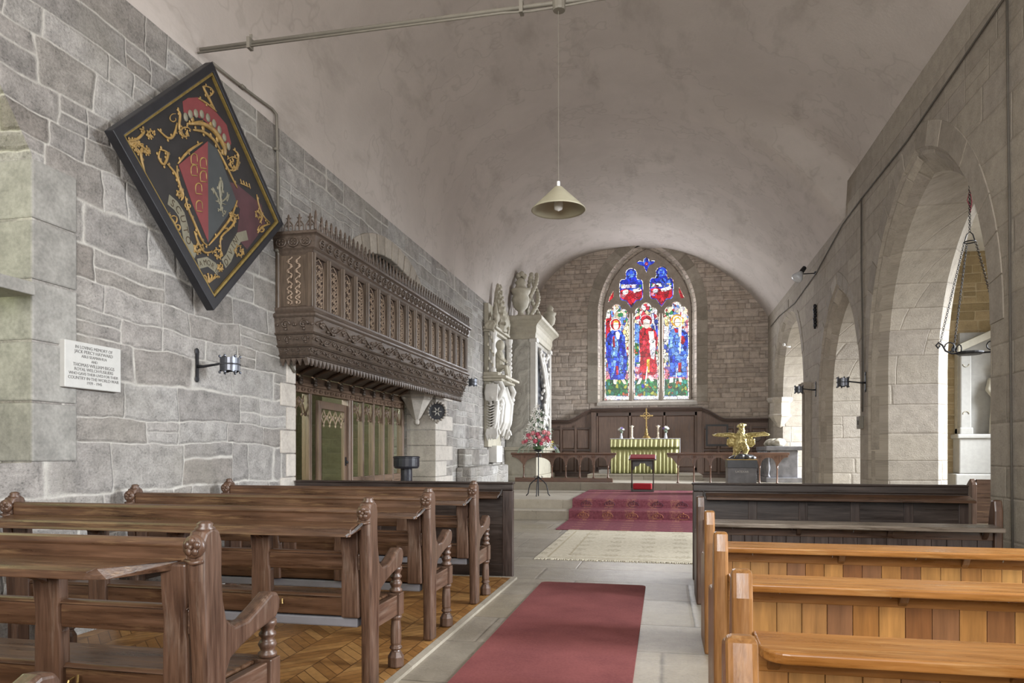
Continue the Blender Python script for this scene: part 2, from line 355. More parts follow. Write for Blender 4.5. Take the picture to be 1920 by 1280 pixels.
def stained(name, cols, cell=26, strength=1.0, lead=.035, dash=False):
    t = NT(name, .3); co = t.coord(); p = t.sep(co); v = t.comb(p[0], t.math('MULTIPLY', p[2], .75), 0)
    ce = t.voro(v, cell); ed = t.voro(v, cell, 'DISTANCE_TO_EDGE')
    tone = t.sep(ce[1]); k = len(cols)
    c = t.ramp(tone[0], [((i+.5)/k, srgb(x)) for i, x in enumerate(cols)], 'CONSTANT' if k > 3 else 'LINEAR')
    q = t.rng(tone[1], 0, 1, .55, 1.25); c = t.mix(1.0, c, t.comb(q, q, q), 'MULTIPLY')
    c = t.mix(t.rng(ed[0], lead*.5, lead), (.004, .004, .006, 1), c)
    bar = t.math('LESS_THAN', t.math('ABSOLUTE', t.math('SUBTRACT', t.math('FRACT', t.math('DIVIDE', p[2], .47)), .5)), .012)
    c = t.mix(bar, c, (.006, .006, .008, 1))
    t.color((0.02, .02, .02, 1)); t.set(t.b.inputs['Emission Color'], c); t.b.inputs['Emission Strength'].default_value = strength; M[name] = t.done()
GL = .98
stained('glass_border', ['f7efcf', 'ffffff', 'e0b0a0', 'f4e7b8'], 9, 1.25*GL, .07)
stained('glass_blue', ['1c2fc0', '2f55e0', '1a2390', '4a78f0'], 13, .9*GL, .05); stained('glass_sky', ['5f8fe8', '3a6ae0', '86b4f4', '2c4fd0'], 13, .95*GL, .05)
stained('glass_red', ['c01428', 'e02838', '9c0f22', 'd83a50'], 13, .85*GL, .05); stained('glass_green', ['1f7a3a', '3fa060', '17603a', '2f9a8a', 'a8b040', '206a5a', 'c06030'], 13, .75*GL, .06)
stained('glass_mosaic', ['f0eee8', '6a8fd8', 'e8d8b0', '3a4fa8', 'c03a48', 'f4f2ec', 'd8d0e8', '2f7a4a'], 14, .9*GL, .05); stained('glass_pink', ['e08090', 'f0b0b8', '8a70c8', 'd05068'], 14, .9*GL, .05)
stained('glass_gold', ['f0b838', 'f8d878', 'd89020'], 12, 1.0*GL, .05); stained('glass_skin', ['f4e0cc', 'f8ece0'], 5, 1.1*GL, .01); stained('glass_white', ['f4f2ec', 'ffffff', 'd8d8e8'], 14, 1.15*GL, .05); stained('glass_wing', ['f0dca8', 'e8c880', 'fff4d8'], 12, 1.05*GL, .06)
def lit(name, c, s):
    t = NT(name); t.b.inputs['Emission Color'].default_value = srgb(c); t.b.inputs['Emission Strength'].default_value = s; t.color(srgb(c)); M[name] = t.done()
lit('day_green', 'cfd8a0', .35); lit('day_white', 'e8eef8', 5.0)
# ------------------------------------------------------------------ the shell
XL, XR, YE, YB = -3.85, 2.8, 20.7, -3.4
X2 = lambda u, v, w: (w, u, v)                     # (y, z) outline on a plane X = w
Y2 = lambda u, v, w: (u, w, v)                     # (x, z) outline on a plane Y = w
def arch(y0, y1, zs, za, n=12, zb=0.0):           # pointed arch outline, foot to foot
    a = (y1-y0)/2; h = za-zs; r = (a*a+h*h)/(2*a); ang = math.atan2(h, r-a) if r > a else PI/2
    L = [(y0+r-r*math.cos(t*ang/n), zs+r*math.sin(t*ang/n)) for t in range(n+1)]
    Rr = [(y0+y1-p[0], p[1]) for p in L[:-1]][::-1]
    return [(y0, zb)] + L + Rr + [(y1, zb)]
def resample(path, step):
    P = [Vector((a, b, 0)) for a, b in path]; d = [0]
    for i in range(1, len(P)): d.append(d[-1] + (P[i]-P[i-1]).length)
    n = max(2, round(d[-1]/step)); out = []
    for k in range(n+1):
        s = d[-1]*k/n; i = max(j for j in range(len(d)) if d[j] <= s + 1e-9); i = min(i, len(P)-2)
        t = (s-d[i])/max(1e-9, d[i+1]-d[i]); out.append(P[i].lerp(P[i+1], min(1, t)))
    return out
def ring(mb, path, section, fn, step=.32, gap=.006, sub=3, jitter=0, closed_top=False, lim_=None):   # voussoirs: section = [(outward offset, depth)...]
    top = max(range(len(path)), key=lambda i: path[i][1]); yc_ = path[top][0]
    if 0 < top < len(path)-1 and not closed_top:
        for half, lim in ((path[:top+1], 1), (path[top:], -1)): ring(mb, half, section, fn, step, gap, sub, jitter, True, (yc_, lim))
        return
    pts = resample(path, step/sub); m = len(pts)
    def cl(u): return u if not lim_ else (min(u, lim_[0]-.002) if lim_[1] > 0 else max(u, lim_[0]+.002))
    def nor(i):
        t = pts[min(i+1, m-1)] - pts[max(i-1, 0)]; t.normalize(); return Vector((-t.y, t.x, 0))
    i = 0
    while i < m-1:
        j = min(i+sub, m-1); dj = rnd.uniform(-jitter, jitter); rings = []
        for k in range(i, j+1):
            p = pts[k].copy(); t = (pts[min(k+1, m-1)] - pts[max(k-1, 0)]).normalized()
            if k == i: p += t*gap
            if k == j: p -= t*gap
            q = nor(k); rings.append([fn(cl(p.x+q.x*o), p.y+q.y*o, w+dj) for o, w in section])
        mb.loft(rings); i = j
# vault: section through the roof, left spring to right spring
VP = [(-3.85,4.55),(-3.80,5.15),(-3.62,5.8),(-3.28,6.33),(-2.75,6.74),(-2.05,6.99),(-1.3,7.1),(-.53,7.1),(.2,6.97),(.82,6.72),(1.45,6.36),(1.96,5.98),(2.35,5.57),(2.62,5.23),(2.8,4.95)]
def vsec(near):
    if not near: return VP
    return [(x, z + (max(0, (x+.5)/3.3)**2)*.52) for x, z in VP]
def smooth_sec(S, n=56):
    out = []; m = len(S)
    for k in range(n+1):
        t = k/n*(m-1); i = min(int(t), m-2); f = t-i
        p = [S[max(0, i-1)], S[i], S[i+1], S[min(m-1, i+2)]]
        out.append(tuple(.5*((2*p[1][c]) + (-p[0][c]+p[2][c])*f + (2*p[0][c]-5*p[1][c]+4*p[2][c]-p[3][c])*f*f + (-p[0][c]+3*p[1][c]-3*p[2][c]+p[3][c])*f**3) for c in (0, 1)))
    return out
SN_, SF_ = smooth_sec(vsec(True)), smooth_sec(vsec(False))
mb = MB(); rows = []
ys = [YB + (12.0-YB)*k/22 for k in range(23)] + [12.12] + [12.12 + (YE+.3-12.12)*k/14 for k in range(1, 15)]
for y in ys:
    S = SN_ if y <= 12.01 else SF_
    rows.append([(x, y, z + .018*math.sin(y*1.3+x*2.1)*math.sin(x*1.7+.5*y)*min(1, (x-XL)*(XR-x))) for x, z in S])
mb.loft(rows, caps=False, closed=False); struct(mb.build('ceiling', M['plaster'], smooth=True))
# left wall
win_l = [(1.1,1.18),(3.73,1.18),(3.73,3.1),(3.38,3.62),(2.95,4.02),(2.42,4.3),(1.9,4.02),(1.45,3.62),(1.1,3.1)]
blind = [(8.0,2.95),(11.45,2.95)] + [(9.72+1.73*math.cos(a), 3.28+1.0*math.sin(a)) for a in [PI*k/16 for k in range(17)]]
mb = MB(); mb.plate([(YB,0),(6.97,0),(6.97,2.55),(11.75,2.55),(11.75,0),(YE,0),(YE,4.62),(YB,4.62)], [win_l, blind], X2, XL, XL-.30)
mb.plate([(YB,0),(6.97,0),(6.97,2.55),(11.75,2.55),(11.75,0),(YE,0),(YE,4.62),(YB,4.62)], [win_l], X2, XL-.30, XL-.80)
struct(mb.build('wall_left', M['stone_left']))
mb = MB(); ring(mb, blind[2:], [(.0,XL-.28),(.0,XL+.02),(.27,XL+.012),(.27,XL-.1)], X2, .27, .012, 2, .008, True)
struct(mb.build('trim_1', M['dressed'], bevel=.016))
mb = MB(); mb.plate(win_l, [[(y*.82+.43, z*.9+.26) for y, z in win_l]], X2, XL-.62, XL-.72)
struct(mb.build('trim_2', M['dressed_pale']))
mb = MB(); mb.plate([(y*.82+.43, z*.9+.26) for y, z in win_l], [], X2, XL-.70)
w2 = struct(mb.build('window_2', M['day_green']))
mb = MB()
for z0 in [1.18+.38*k for k in range(5)]: mb.box(XL-.6, XL+.012, 3.722, 3.73+(.34 if int(z0*10) % 2 else .52), z0+.006, z0+.374)
struct(mb.build('trim_3', M['dressed_grey'], bevel=.012))
mb = MB()
for i in range(9): mb.box(XL-.5, XL+.014, 6.97-(.3 if i % 2 else .18), 6.975, .245*i+.006, .245*(i+1)-.002)
for i in range(9): mb.box(XL-.52, XL+.014, 11.745, 11.75+(.62 if i % 2 else 1.0), .27*i+.006, .27*(i+1)-.002)
struct(mb.build('trim_4', M['dressed_pale'], bevel=.012))
# north chapel seen through the screen
mb = MB(); mb.box(-7.4,-7.2,5.2,14.4,0,4.2); mb.box(-7.2,-4.65,14.2,14.4,0,4.2); mb.box(-7.2,-4.65,5.2,5.4,0,4.2); struct(mb.build('wall_chapel', M['stone_chapel']))
mb = MB(); mb.box(-7.4,-4.6,5.2,14.4,4.2,4.3); struct(mb.build('ceiling', M['plaster_white']))
mb = MB(); mb.box(-7.4,-4.6,5.2,14.4,-.1,0.002); struct(mb.build('floor', M['flagstones']))
# right wall: three arches in view, an unseen near one added for side light
A1 = arch(7.0, 10.84, 2.35, 4.68); A2 = arch(11.25, 14.12, 2.1, 4.02); A3 = arch(15.6, 19.7, 2.55, 4.55)
ARCH = [(1.5,5.45,2.3,4.6),(7.0,10.84,2.35,4.68),(11.25,14.12,2.1,4.02),(15.6,19.7,2.55,4.55)]
def inset(A, d): return arch(A[0]+d, A[1]-d, A[2], A[3]-d*1.35)
def wall_line(rings): 
    return [(YB,0)] + [p for r in rings for p in r] + [(YE,0),(YE,5.02),(12.12,5.02),(12.06,5.5),(YB,5.5)]
mb = MB(); mb.plate(wall_line([arch(*a) for a in ARCH]), [], X2, XR)
mb.plate(wall_line([inset(a, .02) for a in ARCH]), [], X2, XR+1.0)
for a in ARCH:
    o, i, k = arch(*a), inset(a, .21), inset(a, .02)
    mb.loft([[X2(u,v,XR) for u, v in o], [X2(u,v,XR+.20) for u, v in i], [X2(u,v,XR+.82) for u, v in i], [X2(u,v,XR+1.0) for u, v in k]], caps=False, closed=False)
struct(mb.build('wall_right', M['stone_right']))
for n, (a, hd) in enumerate(zip(ARCH, (.26, .26, .2, .2))):
    mb = MB(); o = arch(*a)[1:-1]
    ring(mb, o, [(-.01,XR+.10),(0,XR-.004),(hd,XR-.006),(hd,XR+.06)], X2, .36, .007, 3, .006)
    i = inset(a, .10); i = [p for p in i if p[1] > .05]
    ring(mb, [(i[0][0], .0)] + i + [(i[-1][0], 0)], [(-.105,XR+.21),(.06,XR+.03),(.14,XR+.03),(.08,XR+.26)], X2, .38, .007, 3, .004)
    struct(mb.build('trim_%d' % (13 if n == 0 else 4+n), M['dressed'], bevel=.006))
# half-round responds and the corbelled capital of the chancel arch
mb = MB()
for y in (14.95, 15.25): mb.lathe([(.16,0),(.16,.25),(.12,.3),(.12,2.4),(.15,2.44),(.19,2.52),(.19,2.6)], 14, (XR+.03, y, 0))
struct(mb.build('trim_8', M['dressed'], smooth=False))
mb = MB(); mb.lathe([(.02,1.86),(.08,1.90),(.25,2.12),(.28,2.14),(.28,2.18),(.25,2.20),(.25,2.48),(.29,2.51),(.31,2.56),(.31,2.62)], 8, (XR+.10, 19.3, 0)); struct(mb.build('trim_9', M['dressed'], bevel=.006))
# east wall with the window opening
gx = lambda u, v, y=21.0: on_y(1080+u/3.765, 440+v/3.765, y)
b0, b1 = gx(195,1190), gx(812,1190); sp = gx(195,575)[1]; ap = gx(500,105)[1]
WIN = (b0[0], b1[0], sp, ap); WZ = b0[1]
wopen = arch(*WIN, n=12, zb=WZ); wout = arch(WIN[0]-.14, WIN[1]+.14, WIN[2], WIN[3]+.17, 12, WZ)
top = [(x, z+.04) for x, z in SF_][::-1]
mb = MB(); mb.plate([(XL,0),(XR,0)] + [(XR,4.95)] + top + [(XL,4.5)], [wout], Y2, YE)
mb.loft([[Y2(u,v,YE) for u, v in wout], [Y2(u,v,YE+.3) for u, v in wopen], [Y2(u,v,YE+.5) for u, v in wopen]], caps=False)
struct(mb.build('wall_back', M['stone_east']))
mb = MB(); ring(mb, wout, [(-.15,YE+.30),(-.09,YE+.22),(-.09,YE+.16),(.0,YE+.05),(.0,YE-.012),(.30,YE-.012),(.30,YE+.05)], Y2, .36, .005, 3, .004)
struct(mb.build('trim_10', M['dressed'], bevel=.006))
mb = MB(); mb.add([(wout[0][0]-.02,YE-.03,WZ),(wout[-1][0]+.02,YE-.03,WZ),(WIN[1],YE+.32,WZ+.1),(WIN[0],YE+.32,WZ+.1),(wout[0][0]-.02,YE-.03,WZ-.09),(wout[-1][0]+.02,YE-.03,WZ-.09),(WIN[1],YE+.32,WZ-.09),(WIN[0],YE+.32,WZ-.09)], [(0,1,2,3),(4,7,6,5),(0,4,5,1),(1,5,6,2),(2,6,7,3),(3,7,4,0)]); struct(mb.build('trim_11', M['dressed_pale']))
mb = MB(); mb.plate([(XL,0),(XR,0),(XR,5.4)] + [(x, z+.04) for x, z in SN_][::-1] + [(XL,4.5)], [arch(-2.9, 1.9, 3.6, 6.3, 10, 1.0)], Y2, YB, YB-.4)
struct(mb.build('wall_front', M['stone_left']))  # unseen west wall, its wide opening shaped to let the fill light in
# floor, steps
mb = MB(); mb.box(XL-.8, 7.0, YB, 12.95, -.12, 0); struct(mb.build('floor', M['flagstones']))
mb = MB(); mb.box(XL, XR+.9, 12.93, 13.5, -.1, .17); mb.box(XL, XR+.9, 13.45, 16.8, -.1, .337); mb.box(XL, XR+.9, 16.74, YE+.02, -.1, .52); struct(mb.build('floor', M['step_stone'], bevel=.012))
mb = MB(); mb.box(-1.95, .95, 18.55, YE, .5, .66); struct(mb.build('floor', M['step_stone'], bevel=.01))
mb = MB(); mb.box(XL, -1.46, YB, 6.82, -.02, .018); struct(mb.build('floor', M['parquet']))
mb = MB(); mb.box(-1.46, -1.41, YB, 6.82, -.02, .02); mb.box(XL, -1.41, 6.82, 6.87, -.02, .02); struct(mb.build('trim_12', M['step_stone']))
# south aisle
mb = MB(); mb.plate([(YB,0),(YE,0),(YE,4.9),(YB,4.9)], [[(y-.75,1.2),(y+.75,1.2),(y+.75,3.6),(y,4.3),(y-.75,3.6)] for y in (.8,3.8,6.8,9.8,12.6,17.6)], X2, 7.0, 7.5); struct(mb.build('wall_aisle', M['stone_aisle']))
mb = MB(); mb.box(XR+.98, 7.0, 14.5, 14.8, 0, 5.0); mb.box(XR+.98, 7.0, YE, YE+.3, 0, 5.0); struct(mb.build('wall_aisle', M['stone_aisle']))
mb = MB(); mb.box(XR+.95, 7.6, YB, YE+.3, 4.9, 5.0); struct(mb.build('ceiling', M['plaster_white']))
mb = MB(); mb.box(XR+.85, 7.0, 12.9, YE, -.1, .3); struct(mb.build('floor', M['flagstones']))
# ------------------------------------------------------------------ east window
YW = 21.0
win = thing('window_1', None, None, (0, 0, 0)); win['kind'] = 'structure'
G = lambda pts: [gx(u, v) for u, v in pts]
def circ(cx, cy, r, a0, a1, n=8): return [(cx + r*math.cos(math.radians(a0+(a1-a0)*k/n)), cy - r*math.sin(math.radians(a0+(a1-a0)*k/n))) for k in range(n+1)]
def lancet(u0, u1, top):
    m = (u0+u1)/2; w = (u1-u0)/2; s = top
    return [(u1,1172),(u0,1172),(u0,s+102)] + circ(m-w*.55, s+65, w*.36, 215, 70, 7) + circ(m, s+34, w*.40, 205, -25, 9) + circ(m+w*.55, s+65, w*.36, 110, -35, 7) + [(u1,s+102)]
LN = [lancet(203,374,492), lancet(409,583,480), lancet(617,797,474)]
def upper(u0, u1, dv=0):
    m = (u0+u1)/2; w = (u1-u0)/2
    return [(m+w*.52,312+dv),(m+w*.8,312+dv),(m+w*.96,328+dv),(m+w,380+dv),(m+w*.96,448+dv),(m+w*.8,465+dv),(m+w*.42,468+dv),(m+w*.22,495+dv),(m,520+dv),(m-w*.22,495+dv),(m-w*.42,468+dv),(m-w*.8,465+dv),(m-w*.96,448+dv),(m-w,380+dv),(m-w*.96,328+dv),(m-w*.8,312+dv),(m-w*.52,312+dv)] + circ(m, 276+dv, 42, 205, -25, 10)
UP = [upper(305,475,0), upper(517,690,-10)]
TOP = [(497,270),(478,225),(445,214),(424,196),(450,182),(474,188),(478,168),(496,158),(514,168),(517,186),(540,180),(564,184),(546,206),(516,222)]
TRI = [[(265,395),(267,442),(226,482),(238,440)], [(727,367),(768,448),(740,452),(725,405)]]
mb = MB(); mb.plate(G([(188,1192)] + [(188,590)] ) + wopen[1:-1] + G([(815,1192)]) if False else wopen, [G(p) for p in LN+UP+[TOP]+TRI], Y2, YW-.06, YW+.14)
tr = mb.build('tracery', M['dressed_dark'], win)
mb = MB()
for u in (391, 600):
    x0, _ = gx(u-15, 800); x1, _ = gx(u+15, 800); xm = (x0+x1)/2; z0 = gx(u,1185)[1]; z1 = gx(u,560)[1]
    mb.prism([(x0,YW-.05),(xm-.03,YW-.16),(xm+.03,YW-.16),(x1,YW-.05)], lambda a, b, w: (a, b, w), z0, z1)
mb.build('mullion', M['dressed_dark'], win)
def offset(poly, d):
    n = len(poly); A = sum(poly[i][0]*poly[(i+1) % n][1]-poly[(i+1) % n][0]*poly[i][1] for i in range(n)); sg = 1 if A > 0 else -1; out = []
    for i in range(n):
        p, q, r = Vector(poly[i-1]), Vector(poly[i]), Vector(poly[(i+1) % n]); a = (q-p); b = (r-q)
        if a.length < 1e-6 or b.length < 1e-6: out.append(tuple(q)); continue
        a.normalize(); b.normalize(); na = Vector((-a.y, a.x)); nb = Vector((-b.y, b.x)); m = na+nb
        m = m/max(.6, m.length_squared)*2*.5*2/2 if m.length > .2 else na
        out.append((q.x + sg*m.x*d, q.y + sg*m.y*d))
    return out
gm = ['glass_border','glass_blue','glass_sky','glass_red','glass_green','glass_mosaic','glass_pink','glass_gold','glass_skin','glass_white','glass_wing']
GM = [M[k] for k in gm]; IX = {k[6:]: i for i, k in enumerate(gm)}
def layers(name, items):
    mb = MB()
    for k, (c, poly) in enumerate(items):
        mb.cm = IX[c]; mb.plate(G(poly), [], Y2, YW + .02 - .0015*k)
    return mb.build(name, GM, win)
def ell(cx, cy, rx, ry, n=14): return [(cx+rx*math.cos(2*PI*k/n), cy+ry*math.sin(2*PI*k/n)) for k in range(n)]
def common(k, u0, u1):
    i = offset(LN[k], 8)
    return [('border', LN[k]), ('mosaic', i), ('pink', [(u0+8,930),(u1-8,930),(u1-8,1040),(u0+8,1040)]), ('green', [(u0+8,1022),((u0+u1)/2,1010),(u1-8,1022),(u1-8,1135),(u0+8,1135)]), ('white', [(u0+8,1140),(u1-8,1140),(u1-8,1160),(u0+8,1160)])]
L1 = common(0,203,374) + [('red',[(212,590),(250,585),(240,700),(212,760)]),('green',[(340,830),(366,830),(366,960),(340,960)]),('wing',[(326,690),(345,640),(364,600),(369,680),(369,760),(345,830),(322,850),(305,835),(330,780)]),
  ('blue',[(222,700),(246,678),(270,668),(300,668),(325,682),(345,720),(350,800),(362,870),(356,980),(340,1022),(242,1022),(232,960),(213,860),(212,760)]),('sky',[(255,720),(285,700),(300,790),(270,980),(250,1010),(246,850)]),('sky',[(310,840),(335,860),(330,1000),(300,1015),(305,930)]),
  ('red',[(258,720),(272,712),(276,790),(262,800)]),('red',[(280,925),(298,925),(300,985),(284,990)]),('skin',[(280,688),(296,680),(310,700),(304,735),(290,738),(282,715)]),('white',ell(280,633,42,46)),('red',ell(280,633,36,40)),('skin',ell(282,642,20,28)),('gold',[(260,628),(268,608),(284,602),(298,610),(304,632),(296,620),(270,620)]),('skin',[(264,1022),(292,1022),(284,1056),(266,1052)]),('skin',[(318,1022),(340,1020),(360,1052),(338,1054)])]
L2 = common(1,409,583) + [('sky',[(415,620),(450,640),(445,900),(415,900)]),('green',[(415,760),(446,770),(440,850),(415,850)]),('blue',[(560,640),(578,640),(578,720),(565,720)]),
  ('red',[(448,680),(470,655),(500,650),(540,660),(568,690),(578,760),(560,830),(572,930),(562,985),(540,992),(510,985),(480,1022),(462,1022),(470,960),(446,990),(455,860),(446,760)]),('skin',[(510,680),(548,680),(552,730),(520,740)]),('white',[(526,740),(556,735),(562,800),(552,880),(530,870),(520,800)]),('white',ell(538,752,24,18)),('gold',[(500,880),(520,876),(518,970),(500,975)]),
  ('white',ell(496,608,46,44)),('red',ell(496,606,41,39)),('skin',ell(498,628,24,34)),('white',[(470,608),(498,592),(528,608),(520,612),(498,604),(478,612)]),('white',[(536,560),(545,560),(555,640),(546,640)]),('white',[(500,930),(508,930),(494,1058),(486,1058)]),('skin',[(450,1010),(468,1014),(452,1050),(428,1056)]),('skin',[(508,1000),(524,994),(552,1030),(530,1036)]),('blue',ell(473,1066,12,14))]
L3 = common(2,617,797) + [('wing',[(624,580),(650,570),(665,600),(650,690),(632,690)]),('pink',[(770,600),(792,600),(792,700),(770,700)]),('white',[(622,640),(655,650),(645,760),(622,760)]),
  ('sky',[(655,700),(678,665),(710,655),(740,660),(770,672),(790,700),(792,800),(780,900),(785,990),(770,1002),(660,1002),(664,940),(652,860),(652,770)]),('blue',[(742,668),(786,690),(790,760),(776,830),(752,800)]),('blue',[(660,860),(700,850),(700,990),(664,1000)]),('red',[(690,655),(720,668),(720,690),(700,690)]),('red',ell(752,742,18,30)),('red',[(722,905),(744,900),(744,970),(722,972)]),
  ('gold',ell(716,605,47,46)),('white',ell(716,605,34,34)),('gold',[(692,612),(696,588),(716,578),(738,590),(742,622),(748,640),(736,650),(732,600),(702,600),(698,650),(688,640)]),('skin',ell(717,618,20,29)),('skin',[(722,660),(740,660),(746,715),(726,720)]),('white',[(746,520),(753,520),(737,840),(728,840)]),('white',[(712,940),(718,940),(704,1048),(698,1048)]),('skin',[(664,1010),(686,1006),(686,1040),(658,1046)]),('skin',[(724,1008),(742,1006),(750,1038),(728,1038)])]
layers('lancet_pane', L1); layers('lancet_pane', L2); layers('lancet_pane', L3)
for k, P in enumerate(UP):
    m = (P[0][0]+P[8][0])/2; m = 390 if k == 0 else 603.5; dv = -10*k
    layers('tracery_pane', [('border', P), ('blue', offset(P, 6)), ('red', [(m-78,392+dv),(m-40,380+dv),(m+20,400+dv),(m+76,385+dv),(m+76,440+dv),(m+60,456+dv),(m+32,460+dv),(m,505+dv),(m-34,460+dv),(m-62,456+dv),(m-78,440+dv)]),
        ('white', ell(m-42,405+dv,20,16)), ('white', [(m+10,385+dv),(m+60,372+dv),(m+72,392+dv),(m+20,410+dv)]), ('mosaic', [(m-74,350+dv),(m+74,350+dv),(m+70,372+dv),(m-72,378+dv)]), ('pink', ell(m-58,430+dv,18,12)), ('skin', ell(m-30+60*k*.6,398+dv,10,12)), ('sky', ell(m,276+dv,22,26))])
layers('tracery_pane', [('border', TOP), ('blue', offset(TOP, 5)), ('red', ell(497,205,12,12)), ('white', ell(497,205,5,5))])
for P in TRI: layers('tracery_pane', [('border', P), ('red', offset(P, 4))])
# ------------------------------------------------------------------ hatchment (diamond shaped painted board)
hat = thing('hatchment', 'large black framed diamond shaped painted coat of arms hung on the left stone wall', 'hatchment', (XL+.12, 5.53, 2.48))
HX = XL+.15
def hz(u, v):
    y, z = on_x(200+u/2.612, 100+v/2.612, HX); return y-5.53, z-2.48
hp = lambda pts: [hz(u, v) for u, v in pts]
def X0(d): return lambda u, v, w: (HX - (XL+.12) + d + w, u, v)
OUT = [(507,42),(857,838),(514,1260),(14,377)]; INN = [(510,92),(836,826),(519,1195),(72,403)]; INN2 = [(511,108),(826,823),(519,1180),(84,408)]
mb = MB(); mb.plate(hp(OUT), [hp(INN)], X0(0), -.05, .025); mb.build('frame', M['frame_black'], hat, bevel=.008)
mb = MB(); mb.plate(hp(INN), [hp(INN2)], X0(0), -.02, .014); fr = mb.build('gilt_slip', M['gold'], hat)
plain('ground_black', '1d1a1a', .55, 0, .3, 6); plain('paint_red', '6b2f30', .55, 0, .15, 6); plain('paint_grey', '36393a', .55, 0, .12, 5); plain('paint_gold', '846a3c', .5, 0, .35, 20); plain('paint_pale', '6c6858', .55, 0, .15); plain('paint_maroon', '43262a', .6, 0, .25, 5); plain('paint_line', '33240f', .6)
mb = MB(); mb.plate(hp(INN2), [], X0(0), -.035, -.006); pa = mb.build('painting', M['ground_black'], hat)
def paint(name, mat, polys, h=.002, lift=0):
    mb = MB()
    for p in polys: mb.prism(hp(p), X0(0), -.006+lift, -.006+lift+h)
    return mb.build(name, M[mat], pa)
def scroll(pts, r, mat='paint_gold', name='scrollwork'):
    pass
paint('mantling', 'paint_maroon', [[(500,600),(640,640),(760,740),(780,840),(690,960),(640,900),(655,760),(600,700)]], .0012)
paint('crown_cap', 'paint_red', [[(375,235),(400,218),(450,215),(490,240),(540,290),(590,350),(612,440),(600,480),(540,380),(470,320),(380,290)]])
paint('shield_half', 'paint_red', [[(355,545),(497,430),(500,925),(420,730)]], .003)
paint('shield_half', 'paint_grey', [[(497,430),(545,470),(640,730),(500,925)]], .003)
mb = MB()
def wtube(pts, r, d=-.001):
    P = [(HX-(XL+.12)+d, *hz(u, v)) for u, v in pts]
    Q = []
    for i in range(len(P)-1):
        a, b = Vector(P[i]), Vector(P[i+1]); pa_, pb_ = Vector(P[max(0,i-1)]), Vector(P[min(len(P)-1,i+2)])
        for t in (0, .34, .67):
            Q.append(.5*((2*a)+(b-pa_)*t+(2*pa_-5*a+4*b-pb_)*t*t+(3*a-pa_-3*b+pb_)*t**3))
    Q.append(Vector(P[-1])); n = len(Q)
    if r >= .012 and n > 5:
        for i in range(1, n-1, 2):            # small leaf lobes along the scroll
            t = (Q[i+1]-Q[i-1]).normalized(); s = Vector((0, -t.z, t.y))*(1 if i % 4 == 1 else -1); mb.ball(Q[i]+s*r*.9, (.004, r*.75, r*.75), 6, 4)
    mb.tube(Q, [.55*r*(.45+.75*math.sin(PI*min(1, (i+.6)/n))) for i in range(n)], 6)
def curl(cx, cy, r, a0, turns, w, s=1):
    wtube([(cx+r*(1-.75*k/10)*math.cos(a0+s*turns*2*PI*k/10), cy-r*(1-.75*k/10)*math.sin(a0+s*turns*2*PI*k/10)) for k in range(11)], w)
# gilded leaf scrolls round the shield
for P in ([(350,540),(400,480),(470,435)], [(345,550),(350,620),(375,690),(365,720)], [(385,700),(400,760),(430,830),(470,920),(495,940)], [(640,720),(610,800),(560,870),(500,940)], [(545,470),(590,560),(640,660)], [(100,430),(150,420),(185,380),(160,370)], [(110,440),(160,480),(175,540),(195,620)], [(140,430),(190,470),(215,490)], [(250,370),(300,415),(330,400),(345,340)], [(345,275),(360,300),(355,370),(380,400)], [(260,470),(290,480),(300,500),(280,545),(255,510),(262,475)], [(295,540),(330,580),(355,630),(365,690)], [(735,690),(750,760),(770,800),(800,830)], [(740,880),(760,850),(800,835)], [(735,770),(760,800),(750,830)], [(430,870),(450,930),(480,975),(520,970)], [(600,780),(630,810),(610,850),(560,900),(560,960)], [(350,880),(365,910),(370,930)], [(300,790),(330,830),(350,880)], [(470,330),(410,345),(400,340)], [(620,470),(645,500),(630,570),(600,570)]):
    wtube(P, .017)
for c in ((385,390,32,.5,1.1,.014), (620,540,36,2.5,1.2,.016,-1), (215,400,24,0,1,.012), (330,320,26,1.2,.9,.008), (362,690,20,1,1,.012), (400,745,18,2,1,.011), (450,960,28,0,1.1,.014), (545,985,28,3,1.1,.014,-1), (625,810,24,0,1.1,.012), (325,810,34,2,1.2,.010), (345,850,24,3,1,.011), (165,470,30,1,1,.014), (200,480,18,1,1,.012), (655,970,30,1.4,1.1,.014), (560,1050,18,1,1,.012), (750,790,22,2,1,.012), (760,860,20,2,1,.011), (130,435,22,3,1,.014)): curl(*c)
for a in range(-3, 4): wtube([(500,1125),(500+a*14,1100-abs(a)*3),(498+a*17,1075+abs(a)*8)], .012)
wtube([(470,160),(490,200),(505,230),(535,285)], .02); wtube([(480,160),(510,170),(520,195),(495,215)], .014); wtube([(450,220),(490,245),(540,285)], .015)
for k in range(4): wtube([(655+k*14,615+k*7),(662+k*14,640+k*8)], .01)
wtube([(655,635),(705,658)], .01)
g_ = mb.build('gilt_scrollwork', M['paint_gold'], pa, smooth=True)
mb = MB(); wtube([(410,345),(470,345),(530,385),(575,460),(580,500)], .035); wtube([(425,375),(475,385),(525,425),(560,480)], .022); mb.build('crown', M['paint_gold'], pa, smooth=True)
mb = MB()
for u, v in ((388,312),(411,298),(438,294),(467,298),(497,315),(527,343),(553,375),(577,412),(597,455)):
    y, z = hz(u, v); mb.ball((HX-(XL+.12)-.002, y, z), (.012, .028, .036), 8, 6)
mb.build('crown_pearl', M['paint_pale'], pa, smooth=True)
mb = MB()
for u, v in ((430,515),(430,570),(475,535),(475,600),(452,660),(455,745)):        # buckles on the red half
    wtube([(u-14,v+26),(u-16,v-10),(u-4,v-24),(u+12,v-14),(u+15,v+18)], .009); wtube([(u-14,v+26),(u+16,v+30)], .008)
mb.build('buckle', M['paint_gold'], pa, smooth=True)
